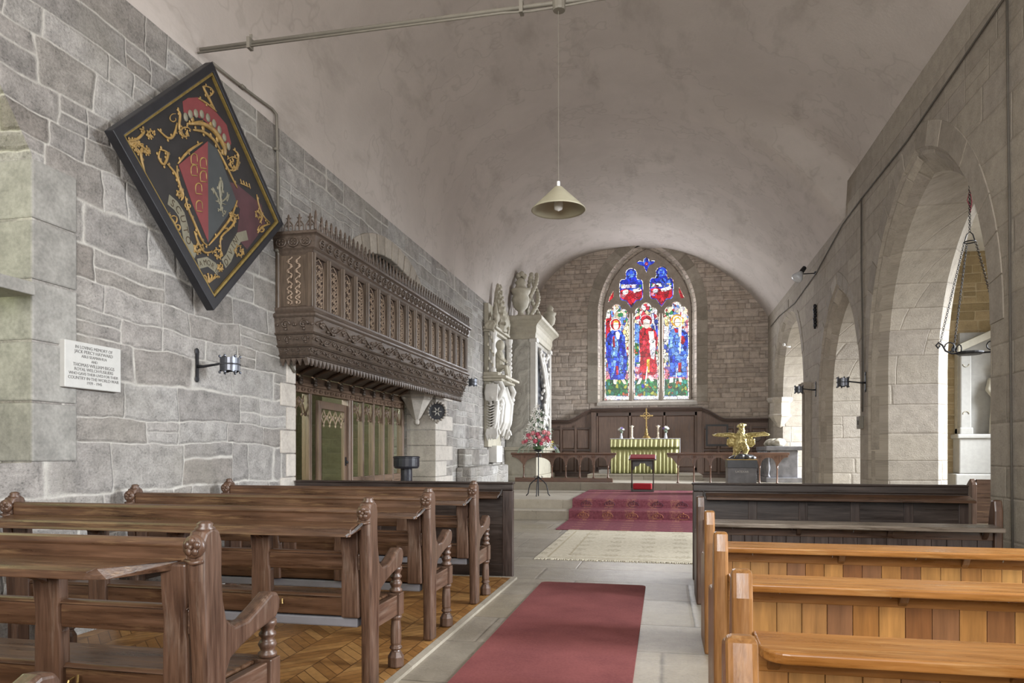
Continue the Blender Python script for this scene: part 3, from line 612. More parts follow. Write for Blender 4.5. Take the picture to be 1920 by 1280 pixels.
mb = MB(); wtube([(562,750),(556,690),(552,650),(560,625),(566,655),(560,700)], .022); wtube([(555,725),(535,690),(520,660),(525,690)], .015); wtube([(560,730),(585,710),(598,690),(590,725)], .015); wtube([(535,722),(585,742)], .01); wtube([(556,730),(560,770),(545,760)], .013); wtube([(562,740),(572,790),(585,770)], .013)
mb.build('fleur_de_lis', M['paint_pale'], pa, smooth=True)
def ribbon(pts, w):
    mb = MB(); P = [Vector(hz(u, v)) for u, v in pts]; L = []; Rr = []
    for i, p in enumerate(P):
        t = (P[min(i+1, len(P)-1)]-P[max(i-1, 0)]).normalized(); n = Vector((-t.y, t.x)); L.append(p+n*w/2); Rr.append(p-n*w/2)
    mb.prism([tuple(q) for q in L+Rr[::-1]], X0(0), -.006, -.003); return mb.build('motto_ribbon', M['paint_pale'], pa)
def motto(word, pts, size):
    P = [Vector(hz(u, v)) for u, v in pts]; mb = MB()
    for k, ch in enumerate(word):
        s = k/(len(word)-1)*(len(P)-1); i = min(int(s), len(P)-2); p = P[i].lerp(P[i+1], s-i); t = (P[i+1]-P[i]).normalized()
        o = text(ch, 'letter', M['paint_line'], size, None, (0, 0, 0), (0, 0, 0), .0006); R_ = Matrix(((0,0,1),(t.x,-t.y,0),(t.y,t.x,0)))
        q = Vector((HX-(XL+.12)-.0025, p.x, p.y)); me = o.data
        mb.add([R_ @ v.co + q for v in me.vertices], [tuple(f.vertices) for f in me.polygons]); bpy.data.objects.remove(o); bpy.data.meshes.remove(me)
    return mb.build('lettering', M['paint_line'], pa)
ribbon([(305,715),(340,745),(370,790),(385,850),(395,915),(420,960),(440,985)], .085); motto('SCUTO', [(325,735),(352,765),(374,810),(388,865),(400,915)], .085)
ribbon([(450,1030),(495,1020),(530,1045),(550,1070)], .08); motto('AMORIS', [(462,1030),(490,1022),(510,1030),(535,1058),(545,1070)], .062)
ribbon([(575,1030),(600,1000),(620,950),(650,900),(690,890)], .085); motto('DIVINI', [(588,1022),(602,995),(615,960),(628,925),(640,905)], .078)
mb = MB(); mb.box(-.03, .06, -.9, -.72, .72, .86); mb.build('wedge', M['dark'], None, bevel=.004)
wd = bpy.data.objects['wedge']; wd.location = (XL+.03, 5.53+.02, 2.48+.0); tag(wd, 'small dark wooden wedge behind the lower left edge of the painted diamond board', 'wedge')
# ------------------------------------------------------------------ memorial plaque
pl = thing('memorial_plaque', 'pale stone war memorial plaque with incised lettering on the left wall', 'plaque', (XL, 4.175, 1.825))
mb = MB(); mb.box(-.01, .05, -.245, .245, -.155, .155); mb.build('slab', M['plaque_stone'], pl, bevel=.006)
for k, (s, sz) in enumerate((('IN LOVING MEMORY OF', .030), ('JACK·PERCY·HAYWARD', .031), ('ABLE·SEAMAN·R.N', .027), ('AND', .025), ('THOMAS·WILLIAM·BIGGS', .032), ('ROYAL·WELCH·FUSILIERS', .030), ('WHO·GAVE·THEIR·LIVES·FOR·THEIR', .027), ('COUNTRY·IN·THE·WORLD·WAR', .030), ('1939 - 1945', .028))):
    text(s, 'lettering', M['letter_dark'], sz, pl, (.0508, .0, .118-.0293*k), (PI/2, 0, PI/2), .0006)
for o in kids(pl):
    if o.name.startswith('lettering'): o['label'] = 'dark incised letters'
# ------------------------------------------------------------------ carved rood loft
GY0, GY1 = 6.6, 12.25
gal = thing('rood_loft', 'long dark carved oak loft with pierced panels and spiky cresting projecting from the left wall', 'loft', (XL, GY0, 2.2))
gb = gal
L_ = GY1-GY0
def gp(mb, x, y, z): return (x-XL, y, z-2.2)
GX = -3.45
def gbox(mb, x0, x1, y0, y1, z0, z1): mb.box(x0-XL, x1-XL, y0, y1, z0-2.2, z1-2.2)
mb = MB(); gbox(mb, XL-.1, GX-.05, .05, L_-.05, 2.42, 3.3); mb.build('core', M['carved'], gal)
# projecting moulded rails: (z0, z1, projection) carried round the near end and the front
def rail_round(name, prof, mat='carved'):        # prof = [(x offset from GX, z)] closed section
    mb = MB(); rings = []
    for kind in ('w', 'c0', 'c1', 'w1'):
        r = []
        for o, z in prof:
            if kind == 'w': r.append((0, -o, z-2.2))
            elif kind == 'c0': r.append((GX-XL+o, -o, z-2.2))
            elif kind == 'c1': r.append((GX-XL+o, L_+o, z-2.2))
            else: r.append((0, L_+o, z-2.2))
        rings.append(r)
    mb.loft(rings); return mb.build(name, M[mat], gal)
rail_round('cornice', [(-.08,3.22),(.0,3.22),(.02,3.25),(.03,3.27),(.05,3.29),(.065,3.40),(.075,3.41),(.095,3.42),(.095,3.445),(.07,3.455),(-.08,3.455)])
rail_round('sill_rail', [(-.08,2.65),(.02,2.65),(.035,2.68),(.035,2.70),(.0,2.72),(-.08,2.72)])
rail_round('sill_rail', [(-.08,2.595),(.05,2.595),(.065,2.61),(.065,2.63),(.04,2.65),(-.08,2.65)])
BANDS = [(2.45,2.60,.045,.02), (2.33,2.44,.015,-.02), (2.24,2.315,-.03,-.06)]
for z0, z1, a, b in BANDS:
    rail_round('carved_band', [(-.12,z0),(b,z0),(a,z1),(-.12,z1)])
    rail_round('band_moulding', [(-.12,z0-.022),(b+.01,z0-.022),(b+.024,z0-.011),(b+.01,z0),(-.12,z0)])
rail_round('band_moulding', [(-.16,2.195),(-.085,2.195),(-.06,2.21),(-.06,2.235),(-.16,2.235)])
# running leaf carving on the bands
for bi, (z0, z1, a, b) in enumerate(BANDS):
    mb = MB(); h = z1-z0; zc = (z0+z1)/2-2.2; o = (a+b)/2+.006; n = int(L_/(h*1.7)); st = L_/n
    path = [(GX-XL+o, st*k/6, zc+h*.3*math.sin(PI*k/6)) for k in range(6*n+1)]; mb.tube(path, h*.07, 5)
    for k in range(n):
        yc = st*(k+.5); sg = 1 if k % 2 else -1
        for q in range(5):
            an = q*2*PI/5+.4*k; mb.ball((GX-XL+o+.002, yc+h*.22*math.cos(an), zc-sg*h*.12+h*.2*math.sin(an)), (h*.10, h*.17, h*.15), 5, 4)
        mb.ball((GX-XL+o+.006, yc, zc-sg*h*.12), h*.1, 5, 4)
        mb.ball((GX-XL+o+.003, yc+st*.5, zc+sg*h*.26), (h*.09, h*.2, h*.11), 5, 4)
    W = GX-XL; m = max(2, int(W/(h*1.5)))                      # the near end
    for k in range(m):
        xc = W*(k+.5)/m+.02; mb.tube([(xc+h*.36*math.cos(t*.7)*(1-t/11), -o-.004, zc+h*.36*math.sin(t*.7)*(1-t/11)) for t in range(9)], h*.07, 5)
        mb.ball((xc, -o-.006, zc), h*.11, 5, 4)
        for q in range(4): mb.ball((xc+W/m*.45*math.cos(q*PI/2), -o-.002, zc+h*.3*math.sin(q*PI/2)), (h*.13, h*.05, h*.1), 5, 4)
    mb.build('leaf_carving', M['carved'], gal, smooth=True)
# cornice quatrefoils
mb = MB(); n = 34
for k in range(n):
    yc = L_*(k+.5)/n
    mb.tube([(GX-XL+.062+.006*math.sin(t*PI/4), yc+.05*math.cos(t*PI/4), 1.146+.045*math.sin(t*PI/4)) for t in range(8)], .010, 5, closed=True)
    for q in range(4): mb.ball((GX-XL+.066, yc+.024*math.cos(q*PI/2+.78), 1.146+.022*math.sin(q*PI/2+.78)), (.008,.013,.012), 5, 4)
for k in range(3):
    xc = (GX-XL)*(k+.5)/3+.02
    mb.tube([(xc+.055*math.cos(t*PI/4), -.062, 1.146+.045*math.sin(t*PI/4)) for t in range(8)], .010, 5, closed=True)
    for q in range(4): mb.ball((xc+.026*math.cos(q*PI/2+.78), -.066, 1.146+.022*math.sin(q*PI/2+.78)), (.013,.008,.012), 5, 4)
mb.build('quatrefoil_carving', M['carved'], gal, smooth=True)
# cresting of pierced fleurons
def fleuron(mb, f, s=1.0):                  # f(t, z) -> point, t across
    for sg in (-1, 1):
        mb.tube([f(sg*.045*s, 0), f(sg*.045*s, .05), f(sg*.02*s, .085), f(0, .10)], .008, 4)
        mb.tube([f(sg*.002, .03), f(sg*.022*s, .055), f(sg*.03*s, .04)], .006, 4)
    mb.tube([f(0, 0), f(0, .10), f(0, .15), f(0, .165)], [.008, .016, .010, .003], 5)
    for sg in (-1, 1): mb.tube([f(0, .115), f(sg*.028*s, .128)], [.012, .004], 4)
n = 52; mb = MB()
for k in range(n):
    yc = L_*(k+.5)/n; fleuron(mb, lambda t, z: (GX-XL+.07, yc+t, 1.255+z))
for k in range(4):
    xc = (GX-XL+.07)*(k+.5)/4; fleuron(mb, lambda t, z: (xc+t, -.07, 1.255+z))
fleuron(mb, lambda t, z: (GX-XL+.07, -.07+t*.3, 1.255+z*1.15))
mb.build('cresting', M['carved'], gal)
# bays: moulded mullions and pierced tracery panels
nb = 17; bw = L_/nb
for k in range(nb+1):
    mb = MB(); y = bw*k
    mb.box(GX-XL-.03, GX-XL+.012, y-.042, y+.042, .50, 1.04)
    mb.tube([(GX-XL+.02, y, .5), (GX-XL+.02, y, 1.04)], .019, 6)
    for s in (-.030, .030): mb.tube([(GX-XL+.012, y+s, .5), (GX-XL+.012, y+s, 1.04)], .010, 5)
    mb.build('mullion', M['carved_z'], gal)
wood('carved_pale', '6a5a4b', '9c8977', 'z', .5, k=1.15)
pmesh = None
for k in range(nb):
    mb = MB(); yc = bw*(k+.5); hw = bw/2-.045; q = k % 4
    mb.box(GX-XL-.05, GX-XL-.028, -hw-.01, hw+.01, .5, 1.04); o = None
    pn = mb.build('tracery_panel', M['dark_z'], gal); pn.location = (0, yc, 0)
    mb = MB(); xx = GX-XL-.022
    for s in (-1, 1):
        mb.tube([(xx, s*(hw-.012), .5), (xx, s*(hw-.012), .92)], .007, 4)
        mb.tube([(xx, s*(hw-.012), .92), (xx, s*hw*.5, .985), (xx, 0, 1.02)], .007, 4)
        nn = (5, 6, 4, 7)[q]
        mb.tube([(xx, s*hw*.62*math.sin(PI*nn*t/36), .51+.45*t/36) for t in range(37)], .0075, 4)
        mb.tube([(xx, s*hw*.3, .5), (xx, s*hw*.3, .97)], .005, 4)
    for t in range((5, 6, 4, 7)[q]*2):
        z = .51+.45*(t+.5)/((5, 6, 4, 7)[q]*2)
        mb.ball((xx+.004, 0, z), (.009, .014, .016), 5, 4)
        for s in (-1, 1): mb.ball((xx, s*hw*.62, z+.01), (.008, .011, .013), 5, 4)
    mb.build('pierced_tracery', M['carved_pale'], pn, smooth=True)
# near end panel
mb = MB(); W = GX-XL
mb.box(0, W, -.005, .03, .5, 1.04)
for x in (.03, W-.03): mb.box(x-.028, x+.028, -.02, .0, .5, 1.04); mb.tube([(x, -.02, .5), (x, -.02, 1.04)], .014, 5)
pn = mb.build('end_panel', M['carved_z'], gal)
mb = MB()
for xc in (W*.5-.045, W*.5+.045):
    mb.tube([(xc+.03*math.sin(t*1.1), -.012, .53+.48*t/30) for t in range(31)], .008, 5)
    for t in range(9): mb.ball((xc+(.014 if t % 2 else -.014), -.014, .55+.052*t), (.016,.008,.018), 5, 4)
mb.build('pierced_tracery', M['carved_pale'], pn, smooth=True)
# fringe of drops under the bands
mb = MB(); n = 66
for k in range(n):
    y = L_*(k+.5)/n; w = L_/n*.46; x = GX-XL-.075
    mb.prism([(y-w,0.0),(y+w,0.0),(y+w*.55,-.035),(y,-.075),(y-w*.55,-.035)], lambda u, v, t: (t, u, v), x-.012, x+.012)
for k in range(5):
    x = (W-.08)*(k+.5)/5; w = .034
    mb.prism([(x-w,0),(x+w,0),(x+w*.5,-.035),(x,-.075),(x-w*.5,-.035)], lambda u, v, t: (u, t, v), .06, .085)
mb.build('fringe', M['carved'], gal)
# ribbed coving below the loft, down to the screen beam
mb = MB(); XS = -4.42
def cove(t): return (XS+.06+(-3.62-XS-.06)*(.35*t+.65*(1-math.cos(t*PI/2))), 2.17+.17*math.sin(t*PI/2))
mb.loft([[(cove(t/8)[0]-XL, y, cove(t/8)[1]-2.2+.03) for t in range(9)] for y in (.4, 5.2)], caps=False, closed=False)
mb.build('coving', M['carved'], gal, solid=.02)
for k in range(13):
    y = .62+.375*k; mb = MB(); mb.tube([(cove(t/8)[0]-XL, y, cove(t/8)[1]-2.2+.005) for t in range(9)], .028, 6, flat=.8)
    mb.build('coving_rib', M['screen_y'], gal, smooth=True)
    if k < 12:
        mb = MB(); xc, zc = cove(.62); mb.tube([(xc-XL-.05, y, zc-2.2), (xc-XL, y+.19, zc-2.2-.012), (xc-XL+.05, y+.375, zc-2.2+.0)], .02, 5); mb.build('rib_tie', M['carved'], gal)
# ------------------------------------------------------------------ glazed oak screen below the loft
scr = thing('parclose_screen', 'glazed oak screen with traceried lights standing in the arch under the carved loft', 'screen', (XS, 7.2, 0))
SL = 4.42
mb = MB(); mb.box(-.05, .06, 0, SL, 1.98, 2.06); mb.box(-.05, .085, 0, SL, 2.06, 2.10); mb.box(-.05, .05, 0, SL, 2.10, 2.19); mb.build('head_beam', M['screen_y'], scr, bevel=.008)
mb = MB()
for k in range(28): mb.tube([(.068, .12+.155*k+.045*math.cos(t*PI/3), 2.02+.022*math.sin(t*PI/3)) for t in range(6)], .008, 4, closed=True); mb.ball((.066, .12+.155*k, 2.02), (.012,.02,.014), 5, 4)
mb.build('beam_carving', M['screen_y'], scr)
for k in range(11):
    mb = MB(); y = .62+.375*k-.6
    for a, r in ((0, .055), (1, .04), (2, .022)): mb.ball((.095, y, 2.09+.035*a), (.03, r, .03), 6, 5)
    mb.build('beam_leaf', M['carved'], scr, smooth=True)
def post(y, w, x0=-.05, x1=.05, z1=1.98, name='post'):
    mb = MB(); mb.box(x0, x1, y-w/2, y+w/2, 0, z1)
    for s in (-.3, .3): mb.tube([(x1, y+s*w, .55), (x1, y+s*w, z1)], w*.16, 6)
    return mb.build(name, M['screen'], scr, bevel=.005)
DOOR0, DOOR1 = 1.13, 2.22
post(.70, .07); post(DOOR0-.03, .07); post(DOOR1+.06, .14); post(SL-.04, .08)
def light(y0, y1, zb=.88):
    mb = MB(); mb.box(-.006, .006, y0, y1, zb, 1.98); g = mb.build('glass', M['clear_pane'], scr)
    mb = MB(); w = y1-y0; yc = (y0+y1)/2
    for s in (-1, 1):
        mb.tube([(0, yc+s*w*.5, 1.70), (0, yc+s*w*.32, 1.83), (0, yc, 1.93)], .012, 5)
        mb.tube([(0, yc+s*w*.5, 1.72), (0, yc+s*w*.25, 1.72), (0, yc+s*w*.2, 1.80), (0, yc, 1.84)], .010, 5)
        mb.tube([(0, yc+s*w*.1, 1.80), (0, yc+s*w*.38, 1.95)], .009, 5)
        mb.ball((0, yc+s*w*.22, 1.71), (.014,.02,.025), 6, 5); mb.ball((0, yc+s*w*.3, 1.89), (.012,.03,.03), 6, 5)
    mb.ball((0, yc, 1.87), (.014,.03,.035), 6, 5)
    mb.build('tracery_head', M['screen'], scr, smooth=True)
light(.735, DOOR0-.065, .70)
nl = 5; pw = (SL-.08-(DOOR1+.13))/nl
for k in range(nl):
    y0 = DOOR1+.13+pw*k
    if k: post(y0, .05, -.04, .04)
    light(y0+(.025 if k else 0), y0+pw-.025)
mb = MB(); mb.box(-.04, .04, DOOR1+.13, SL-.08, .78, .88); mb.box(-.02, .02, DOOR1+.13, SL-.08, 0, .78); mb.build('dado_panel', M['screen_y'], scr, bevel=.006)
mb = MB(); mb.box(-.04, .04, .735, DOOR0-.065, .60, .70); mb.box(-.02, .02, .735, DOOR0-.065, 0, .60); mb.box(-.02, .02, 0, .66, 0, 1.98); mb.build('dado_panel', M['screen_y'], scr, bevel=.006)
# door, standing a little ajar, hung on the far post
dr = bpy.data.objects.new('door', None); COL.objects.link(dr); dr.parent = scr; dr.location = (-.0, DOOR1-.01, 0); dr.rotation_euler = (0, 0, math.radians(6)); dr.empty_display_size = .1
def sub(mb, name, mat, **k): return mb.build(name, M[mat], dr, **k)
dw = DOOR1-DOOR0-.04
mb = MB(); mb.box(-.025,.025,-.09,0,.02,1.90); mb.box(-.025,.025,-dw,-dw+.09,.02,1.90); mb.box(-.025,.025,-dw+.09,-.09,1.80,1.90); mb.box(-.025,.025,-dw+.09,-.09,.72,.84); mb.box(-.015,.015,-dw+.09,-.09,.02,.72); sub(mb, 'door_frame', 'screen', bevel=.006)
mb = MB(); mb.box(-.004,.004,-dw+.09,-.09,.84,1.80); sub(mb, 'door_glass', 'clear_pane')
mb = MB(); w = dw-.18; c = -dw/2
for k in range(4):
    y = c-w/2+w*(k+.5)/4
    for s in (-1, 1):
        mb.tube([(.008,y+s*w*.13,1.72),(.008,y+s*w*.06,1.66),(.008,y,1.60)], .009, 5); mb.tube([(.008,y+s*w*.13,1.66),(.008,y,1.79)], .008, 5)
    mb.ball((.01,y,1.585), (.012,.016,.022), 6, 5); mb.ball((.01,y,1.70), (.012,.018,.02), 6, 5)
sub(mb, 'door_tracery', 'carved_pale', smooth=True)
mb = MB(); mb.box(.026,.034,-.075,-.035,1.05,1.17); mb.ball((.05,-.055,1.1),(.018,.022,.022)); sub(mb, 'door_handle', 'iron')
# corbel, shield, black pedestal by the screen
cb = MB(); cb.lathe([(.012,1.70),(.05,1.72),(.055,1.77),(.04,1.79),(.07,1.82),(.25,2.12),(.28,2.14),(.28,2.18),(.31,2.20),(.31,2.27)], 8, (0,0,0)); cb = cb.build('stone_corbel', M['dressed_pale'], bevel=.005)
cb.location = (-4.14, 11.62, 0); tag(cb, 'pale octagonal stone corbel on the pier at the far end of the glazed screen', 'corbel')
sh = thing('carved_roundel', 'round grey shield plaque with a carved rim beside the pale stone corbel', 'plaque', (XL+.06, 11.70, 1.93), -PI/2)
mb = MB(); mb.lathe([(.0,.0),(.15,.0),(.165,.012),(.165,.03),(.15,.04),(.13,.03),(.115,.024),(0,.03)], 20, M=Ry(PI/2)); mb.build('disc', M['slate'], sh)
mb = MB()
for k in range(18): mb.ball((.035, .16*math.cos(k*PI/9), .16*math.sin(k*PI/9)), (.014,.026,.026), 6, 5)
mb.ball((.03,0,-.17),(.014,.035,.04),6,5); mb.build('rim_carving', M['dressed_pale'], sh, smooth=True)
mb = MB()
for k in range(6): mb.tube([(.032,.02*math.cos(k*PI/3),.02*math.sin(k*PI/3)),(.034,.08*math.cos(k*PI/3),.08*math.sin(k*PI/3))], [.016,.006], 5)
mb.build('emblem', M['marble'], sh, smooth=True)
pd = thing('alms_pedestal', 'black pedestal with a round drum top standing in front of the glazed screen', 'pedestal', (-3.72, 10.0, 0))
mb = MB(); mb.lathe([(.19,1.03),(.19,1.15),(.2,1.155),(.2,1.17),(.18,1.18),(0.01,1.18)], 24); mb.lathe([(.01,1.0),(.17,1.0),(.19,1.03)], 24, cap=False); mb.build('drum_top', M['black_paint'], pd)
mb = MB(); mb.lathe([(.085,.06),(.085,1.01)], 16); mb.build('column', M['black_paint'], pd, smooth=False)
mb = MB(); mb.lathe([(.2,0),(.2,.04),(.1,.07)], 20); mb.build('base', M['black_paint'], pd)
# wall conduits on the left
mb = MB()
def cp(px, py, x=XL+.03): y, z = on_x(px, py, x); return (x, y, z)
mb.tube([cp(398,118), cp(440,152), cp(480,182), cp(510,204), cp(518,214), cp(519,240), cp(521,330), cp(521,450), cp(524,560), cp(527,600), cp(535,650), cp(545,685), cp(553,698)], .014, 6)
for p in ((455,163),(519,280),(521,470)): q = cp(*p); mb.box(q[0]-.03,q[0]+.016,q[1]-.03,q[1]+.03,q[2]-.012,q[2]+.012)
tag(mb.build('wall_conduit', M['conduit'], smooth=True), 'thin grey conduit running down the left wall between the painted board and the carved loft', 'conduit')
# ------------------------------------------------------------------ left pews: old oak, open backs, armrests
LP = 2.24                                       # length towards the wall (-x)
YZ = lambda u, v, w: (w, u, v)
END = [(-.052,0),(-.055,.30),(-.068,.55),(-.088,.80),(-.088,.93),(-.07,.962),(-.03,.978),(.01,.962),(.026,.92),(.024,.82),(.032,.72),(.052,.645),(.10,.612),(.18,.615),(.27,.652),(.34,.684),(.385,.678),(.405,.65),(.402,.61),(.375,.578),(.33,.568),(.25,.555),(.15,.53),(.075,.50),(.05,.455),(.045,.30),(.045,0)]
def left_pew(label, loc, group):
    t = thing('pew', label, 'pew', loc, 0, group)
    def end(x, m=1, arm=True):
        w = .032
        E = END if arm else [p for p in END if p[0] < .06]
        mb = MB(); mb.prism(E, YZ, x-w, x+w); e = mb.build('bench_end', M['oak_z'], t, bevel=.014, seg=3)
        mb = MB()                                # carved knob: rosette facing back and a small crown on top
        mb.lathe([(.0,-.012),(.036,-.012),(.041,0),(.036,.012),(0,.014)], 14, (x, -.086, .915), Rx(PI/2))
        for k in range(5):
            a = k*2*PI/5+.3; mb.ball((x+.019*math.cos(a), -.098, .915+.019*math.sin(a)), (.014,.009,.014), 7, 5)
        mb.ball((x, -.102, .915), .009, 7, 5)
        mb.lathe([(.030,.962),(.034,.97),(.024,.978),(.027,.986),(.016,.994),(.0,.996)], 12, (x, -.03, 0))
        mb.tube([(x-.034,-.088,.868),(x,-.094,.860),(x+.034,-.088,.868)], .008, 6)
        mb.build('poppyhead', M['oak_z'], e, smooth=True)
        if arm:
            mb = MB(); mb.lathe([(.026,.425),(.036,.432),(.036,.444),(.026,.452),(.030,.465),(.036,.477),(.03,.49),(.022,.50),(.033,.512),(.033,.52),(.024,.53),(.028,.545),(.036,.556),(.034,.575)], 16, (x, .36, 0)); mb.build('baluster', M['oak_z'], t, smooth=True)
            mb = MB(); mb.box(x-.036, x+.036, .325, .395, .30, .425)
            mb.lathe([(.028,.30),(.035,.292),(.035,.28),(.026,.27),(.030,.22),(.031,.14),(.027,.125),(.036,.115),(.036,.105),(.024,.098),(.03,.092)], 16, (x, .36, 0))
            mb.lathe([(.036,.0),(.046,.006),(.046,.06),(.028,.092)], 8, (x, .36, 0), Rz(PI/8)); mb.build('front_leg', M['oak_z'], t, bevel=.004)
            mb = MB(); mb.box(x-.02, x+.02, .04, .33, .30, .415); mb.build('seat_rail', M['oak_y'], t, bevel=.005)
    end(0); end(-LP+.04)
    a, b = -LP+.075, -.035
    mb = MB(); mb.box(a, b, -.075, -.035, .86, .915); mb.tube([(a, -.055, .917), (b, -.055, .917)], .024, 8); mb.build('top_rail', M['oak'], t, bevel=.005)
    mb = MB(); mb.prism([(-.215,.815),(-.21,.842),(-.20,.852),(-.085,.868),(-.06,.868),(-.06,.835),(-.19,.815)], YZ, a, b+.02); mb.prism([(-.222,.806),(-.205,.806),(-.20,.82),(-.215,.82)], YZ, a, b+.02); mb.build('book_ledge', M['oak'], t, bevel=.004)
    mb = MB(); mb.box(a, b, -.062, -.028, .615, .70); mb.prism([(-.075,.70),(-.03,.70),(-.03,.712),(-.06,.714)], YZ, a, b); mb.build('middle_rail', M['oak'], t, bevel=.006)
    mb = MB(); mb.box(a, b, -.05, -.012, .375, .475); mb.prism([(-.064,.475),(-.015,.475),(-.015,.487),(-.05,.49)], YZ, a, b); mb.build('lower_rail', M['oak'], t, bevel=.006)
    n = 5
    for k in range(n):
        x = a+.05+(b-a-.10)*k/(n-1); w = .058 if 0 < k < n-1 else .05
        mb = MB()
        mb.loft([[(x-w*q,y0-.022,z0),(x+w*q,y0-.022,z0),(x+w*q,y0+.022,z0),(x-w*q,y0+.022,z0)] for z0, y0, q in ((.37,-.048,1.0), (.60,-.050,.96), (.63,-.052,.86), (.69,-.054,.86), (.72,-.055,.96), (.855,-.062,1.0))])
        mb.build('back_stile', M['oak_z'], t, bevel=.008)
        if 0 < k < n-1:
            mb = MB(); mb.prism([(-.18,.815),(-.07,.815),(-.07,.76),(-.085,.775)], YZ, x-.016, x+.016); mb.build('ledge_bracket', M['oak_z'], t, bevel=.004)
    mb = MB(); mb.box(a, b, -.01, .40, .39, .422); mb.build('seat', M['oak'], t, bevel=.008, seg=3)
    mb = MB(); mb.box(a, b, .345, .372, .32, .405); mb.build('seat_apron', M['oak'], t, bevel=.004)
    mb = MB(); mb.box(a+.25, b-.02, -.04, .02, .315, .365); mb.build('heater', M['heater'], t, bevel=.008)['label'] = 'pale grey box heater under the seat'
    for x in (-.5, -1.15):
        mb = MB(); mb.tube([(x,-.052,.44),(x,-.075,.435),(x,-.082,.42),(x,-.07,.408)], .004, 5); mb.tube([(x+.03,-.066,.455),(x+.036,-.075,.43)], .004, 5); mb.build('hook', M['brass'], t)
    mb = MB(); mb.tube([(b-.0, -.222, .81), (b+.03, -.19, .835), (b+.035, -.11, .862)], .007, 5); mb.build('corner_iron', M['steel'], t)
    return t
PG = 'old oak pews with armrests on the left of the aisle'
pews = [(5.6, 'open backed oak pew nearest the dark panelled desk front on the left'), (4.47, 'second open backed oak pew behind the dark desk front on the left'), (3.5, 'third open backed oak pew behind the dark desk front on the left'), (2.18, 'open backed oak pew with the large carved knob in the left foreground'), (1.13, 'oak pew showing only its armrest tip at the bottom left edge of the photo')]
p0 = left_pew(pews[0][1], (-1.50, pews[0][0], .02), PG)
for y, lb in pews[1:]: dup(p0, (-1.52 if y < 2.5 else -1.50, y, .02), None, lb)
# the pew in the left foreground has its ledge cut short beside the bench end
for o in list(bpy.data.objects):
    if o.name.startswith('pew') and o.parent is None and abs(o.location.y-2.18) < .01:
        for c in kids(o):
            if c.name.startswith('book_ledge'):
                a, b = -LP+.075, -.035; mb = MB()
                L = [(-.215,.815),(-.21,.842),(-.20,.852),(-.085,.868),(-.06,.868),(-.06,.835),(-.19,.815)]
                cut = lambda u: b - .02 if u > -.12 else b - .02 - .26*min(1, (-.12-u)/.095)
                mb.add([(a, u, v) for u, v in L] + [(cut(u), u, v) for u, v in L], [tuple(range(7))[::-1], tuple(range(7, 14))] + [(i, (i+1) % 7, 7+(i+1) % 7, 7+i) for i in range(7)])
                mb.build('book_ledge', M['oak'], o, bevel=.003); bpy.data.objects.remove(c)
            elif c.name.startswith('corner_iron'): bpy.data.objects.remove(c)
# ------------------------------------------------------------------ right pews: boarded pitch pine
RL = 2.2
def right_pew(label, loc, group, dark=False, rounded=True):
    fr, bz = (M['oak'], M['oak_z']) if dark else (M['pine'], M['pine_z'])
    t = thing('pew', label, 'pew', loc, 0, group)
    def end(x):
        mb = MB(); w = .031
        P = [(-.075,0),(-.075,.80),(-.06,.875),(-.05,.884),(-.02,.884),(0,.87),(.03,.78),(.055,.64),(.12,.60),(.33,.58),(.36,.54),(.36,0)]
        mb.prism(P, YZ, x-w, x+w); mb.build('bench_end', bz, t, bevel=.013, seg=2)
    end(0); end(RL-.03); a, b = .031, RL-.06
    r = .075; n = 6
    edge = [(b,-.262)] + ([(a+r-r*math.sin(k*PI/2/n), -.262+r-r*math.cos(k*PI/2/n)) for k in range(n+1)] if rounded else [(a,-.262)]) + [(a,-.05),(b,-.05)]
    mb = MB(); mb.prism(edge, lambda u, v, w: (u, v, w - .012*(-v)/.26), .668, .702); mb.build('book_ledge', M['grey_sheen'] if dark else fr, t, bevel=.007, seg=3)
    mb = MB(); mb.box(a, b, -.052, -.026, .575, .668); mb.build('top_rail', fr, t, bevel=.003)
    for k in range(4):
        x = a+.06+(b-a-.12)*k/3; mb = MB(); mb.prism([(-.2,.664),(-.052,.664),(-.052,.58),(-.075,.60),(-.10,.64)], YZ, x-.018, x+.018); mb.build('ledge_bracket', bz, t, bevel=.004)
    mb = MB(); n = 20; bw = (b-a)/n
    for k in range(n): mb.box(a+bw*k+.0012, a+bw*(k+1)-.0012, -.045, -.022, .03, .58)
    mb.build('back_boards', M['board'] if not dark else M['dark_z'], t, bevel=.003)
    mb = MB(); mb.box(a, b, -.05, -.02, 0, .10); mb.build('plinth_rail', fr, t, bevel=.003)
    mb = MB(); mb.box(a, b, -.02, .34, .40, .435); mb.build('seat', fr, t, bevel=.008)
    for k in range(5):
        x = a+.22+(b-a-.3)*k/4; mb = MB(); mb.tube([(x,-.052,.645),(x,-.072,.643),(x,-.078,.63),(x,-.07,.62)], .003, 5); mb.build('hook', M['steel'], t)
    return t
RG = 'boarded pine pews on the right of the aisle'
rp = [(6.08, .29, 'dark stained pew nearest the dark panelled desk front on the right'), (4.62, .275, 'second boarded pine pew behind the dark desk front on the right'), (3.42, .252, 'third boarded pine pew behind the dark desk front on the right'), (2.36, .236, 'boarded pine pew whose rounded ledge fills the lower right corner'), (1.52, .150, 'pine pew showing only its dark chamfered end post at the bottom edge of the photo')]
q0 = None
wood('grey_sheen', '3f352c', '7d7164', 'x', .3, wear='9b9285')  # ledge of the dark pew; its grey sheen is put into the colour
for i, (y, x, lb) in enumerate(rp):
    if i == 0: right_pew(lb, (x, y, 0), RG, True, False)
    elif i == 1: q0 = right_pew(lb, (x, y, 0), RG)
    else: dup(q0, (x, y, 0), None, lb)
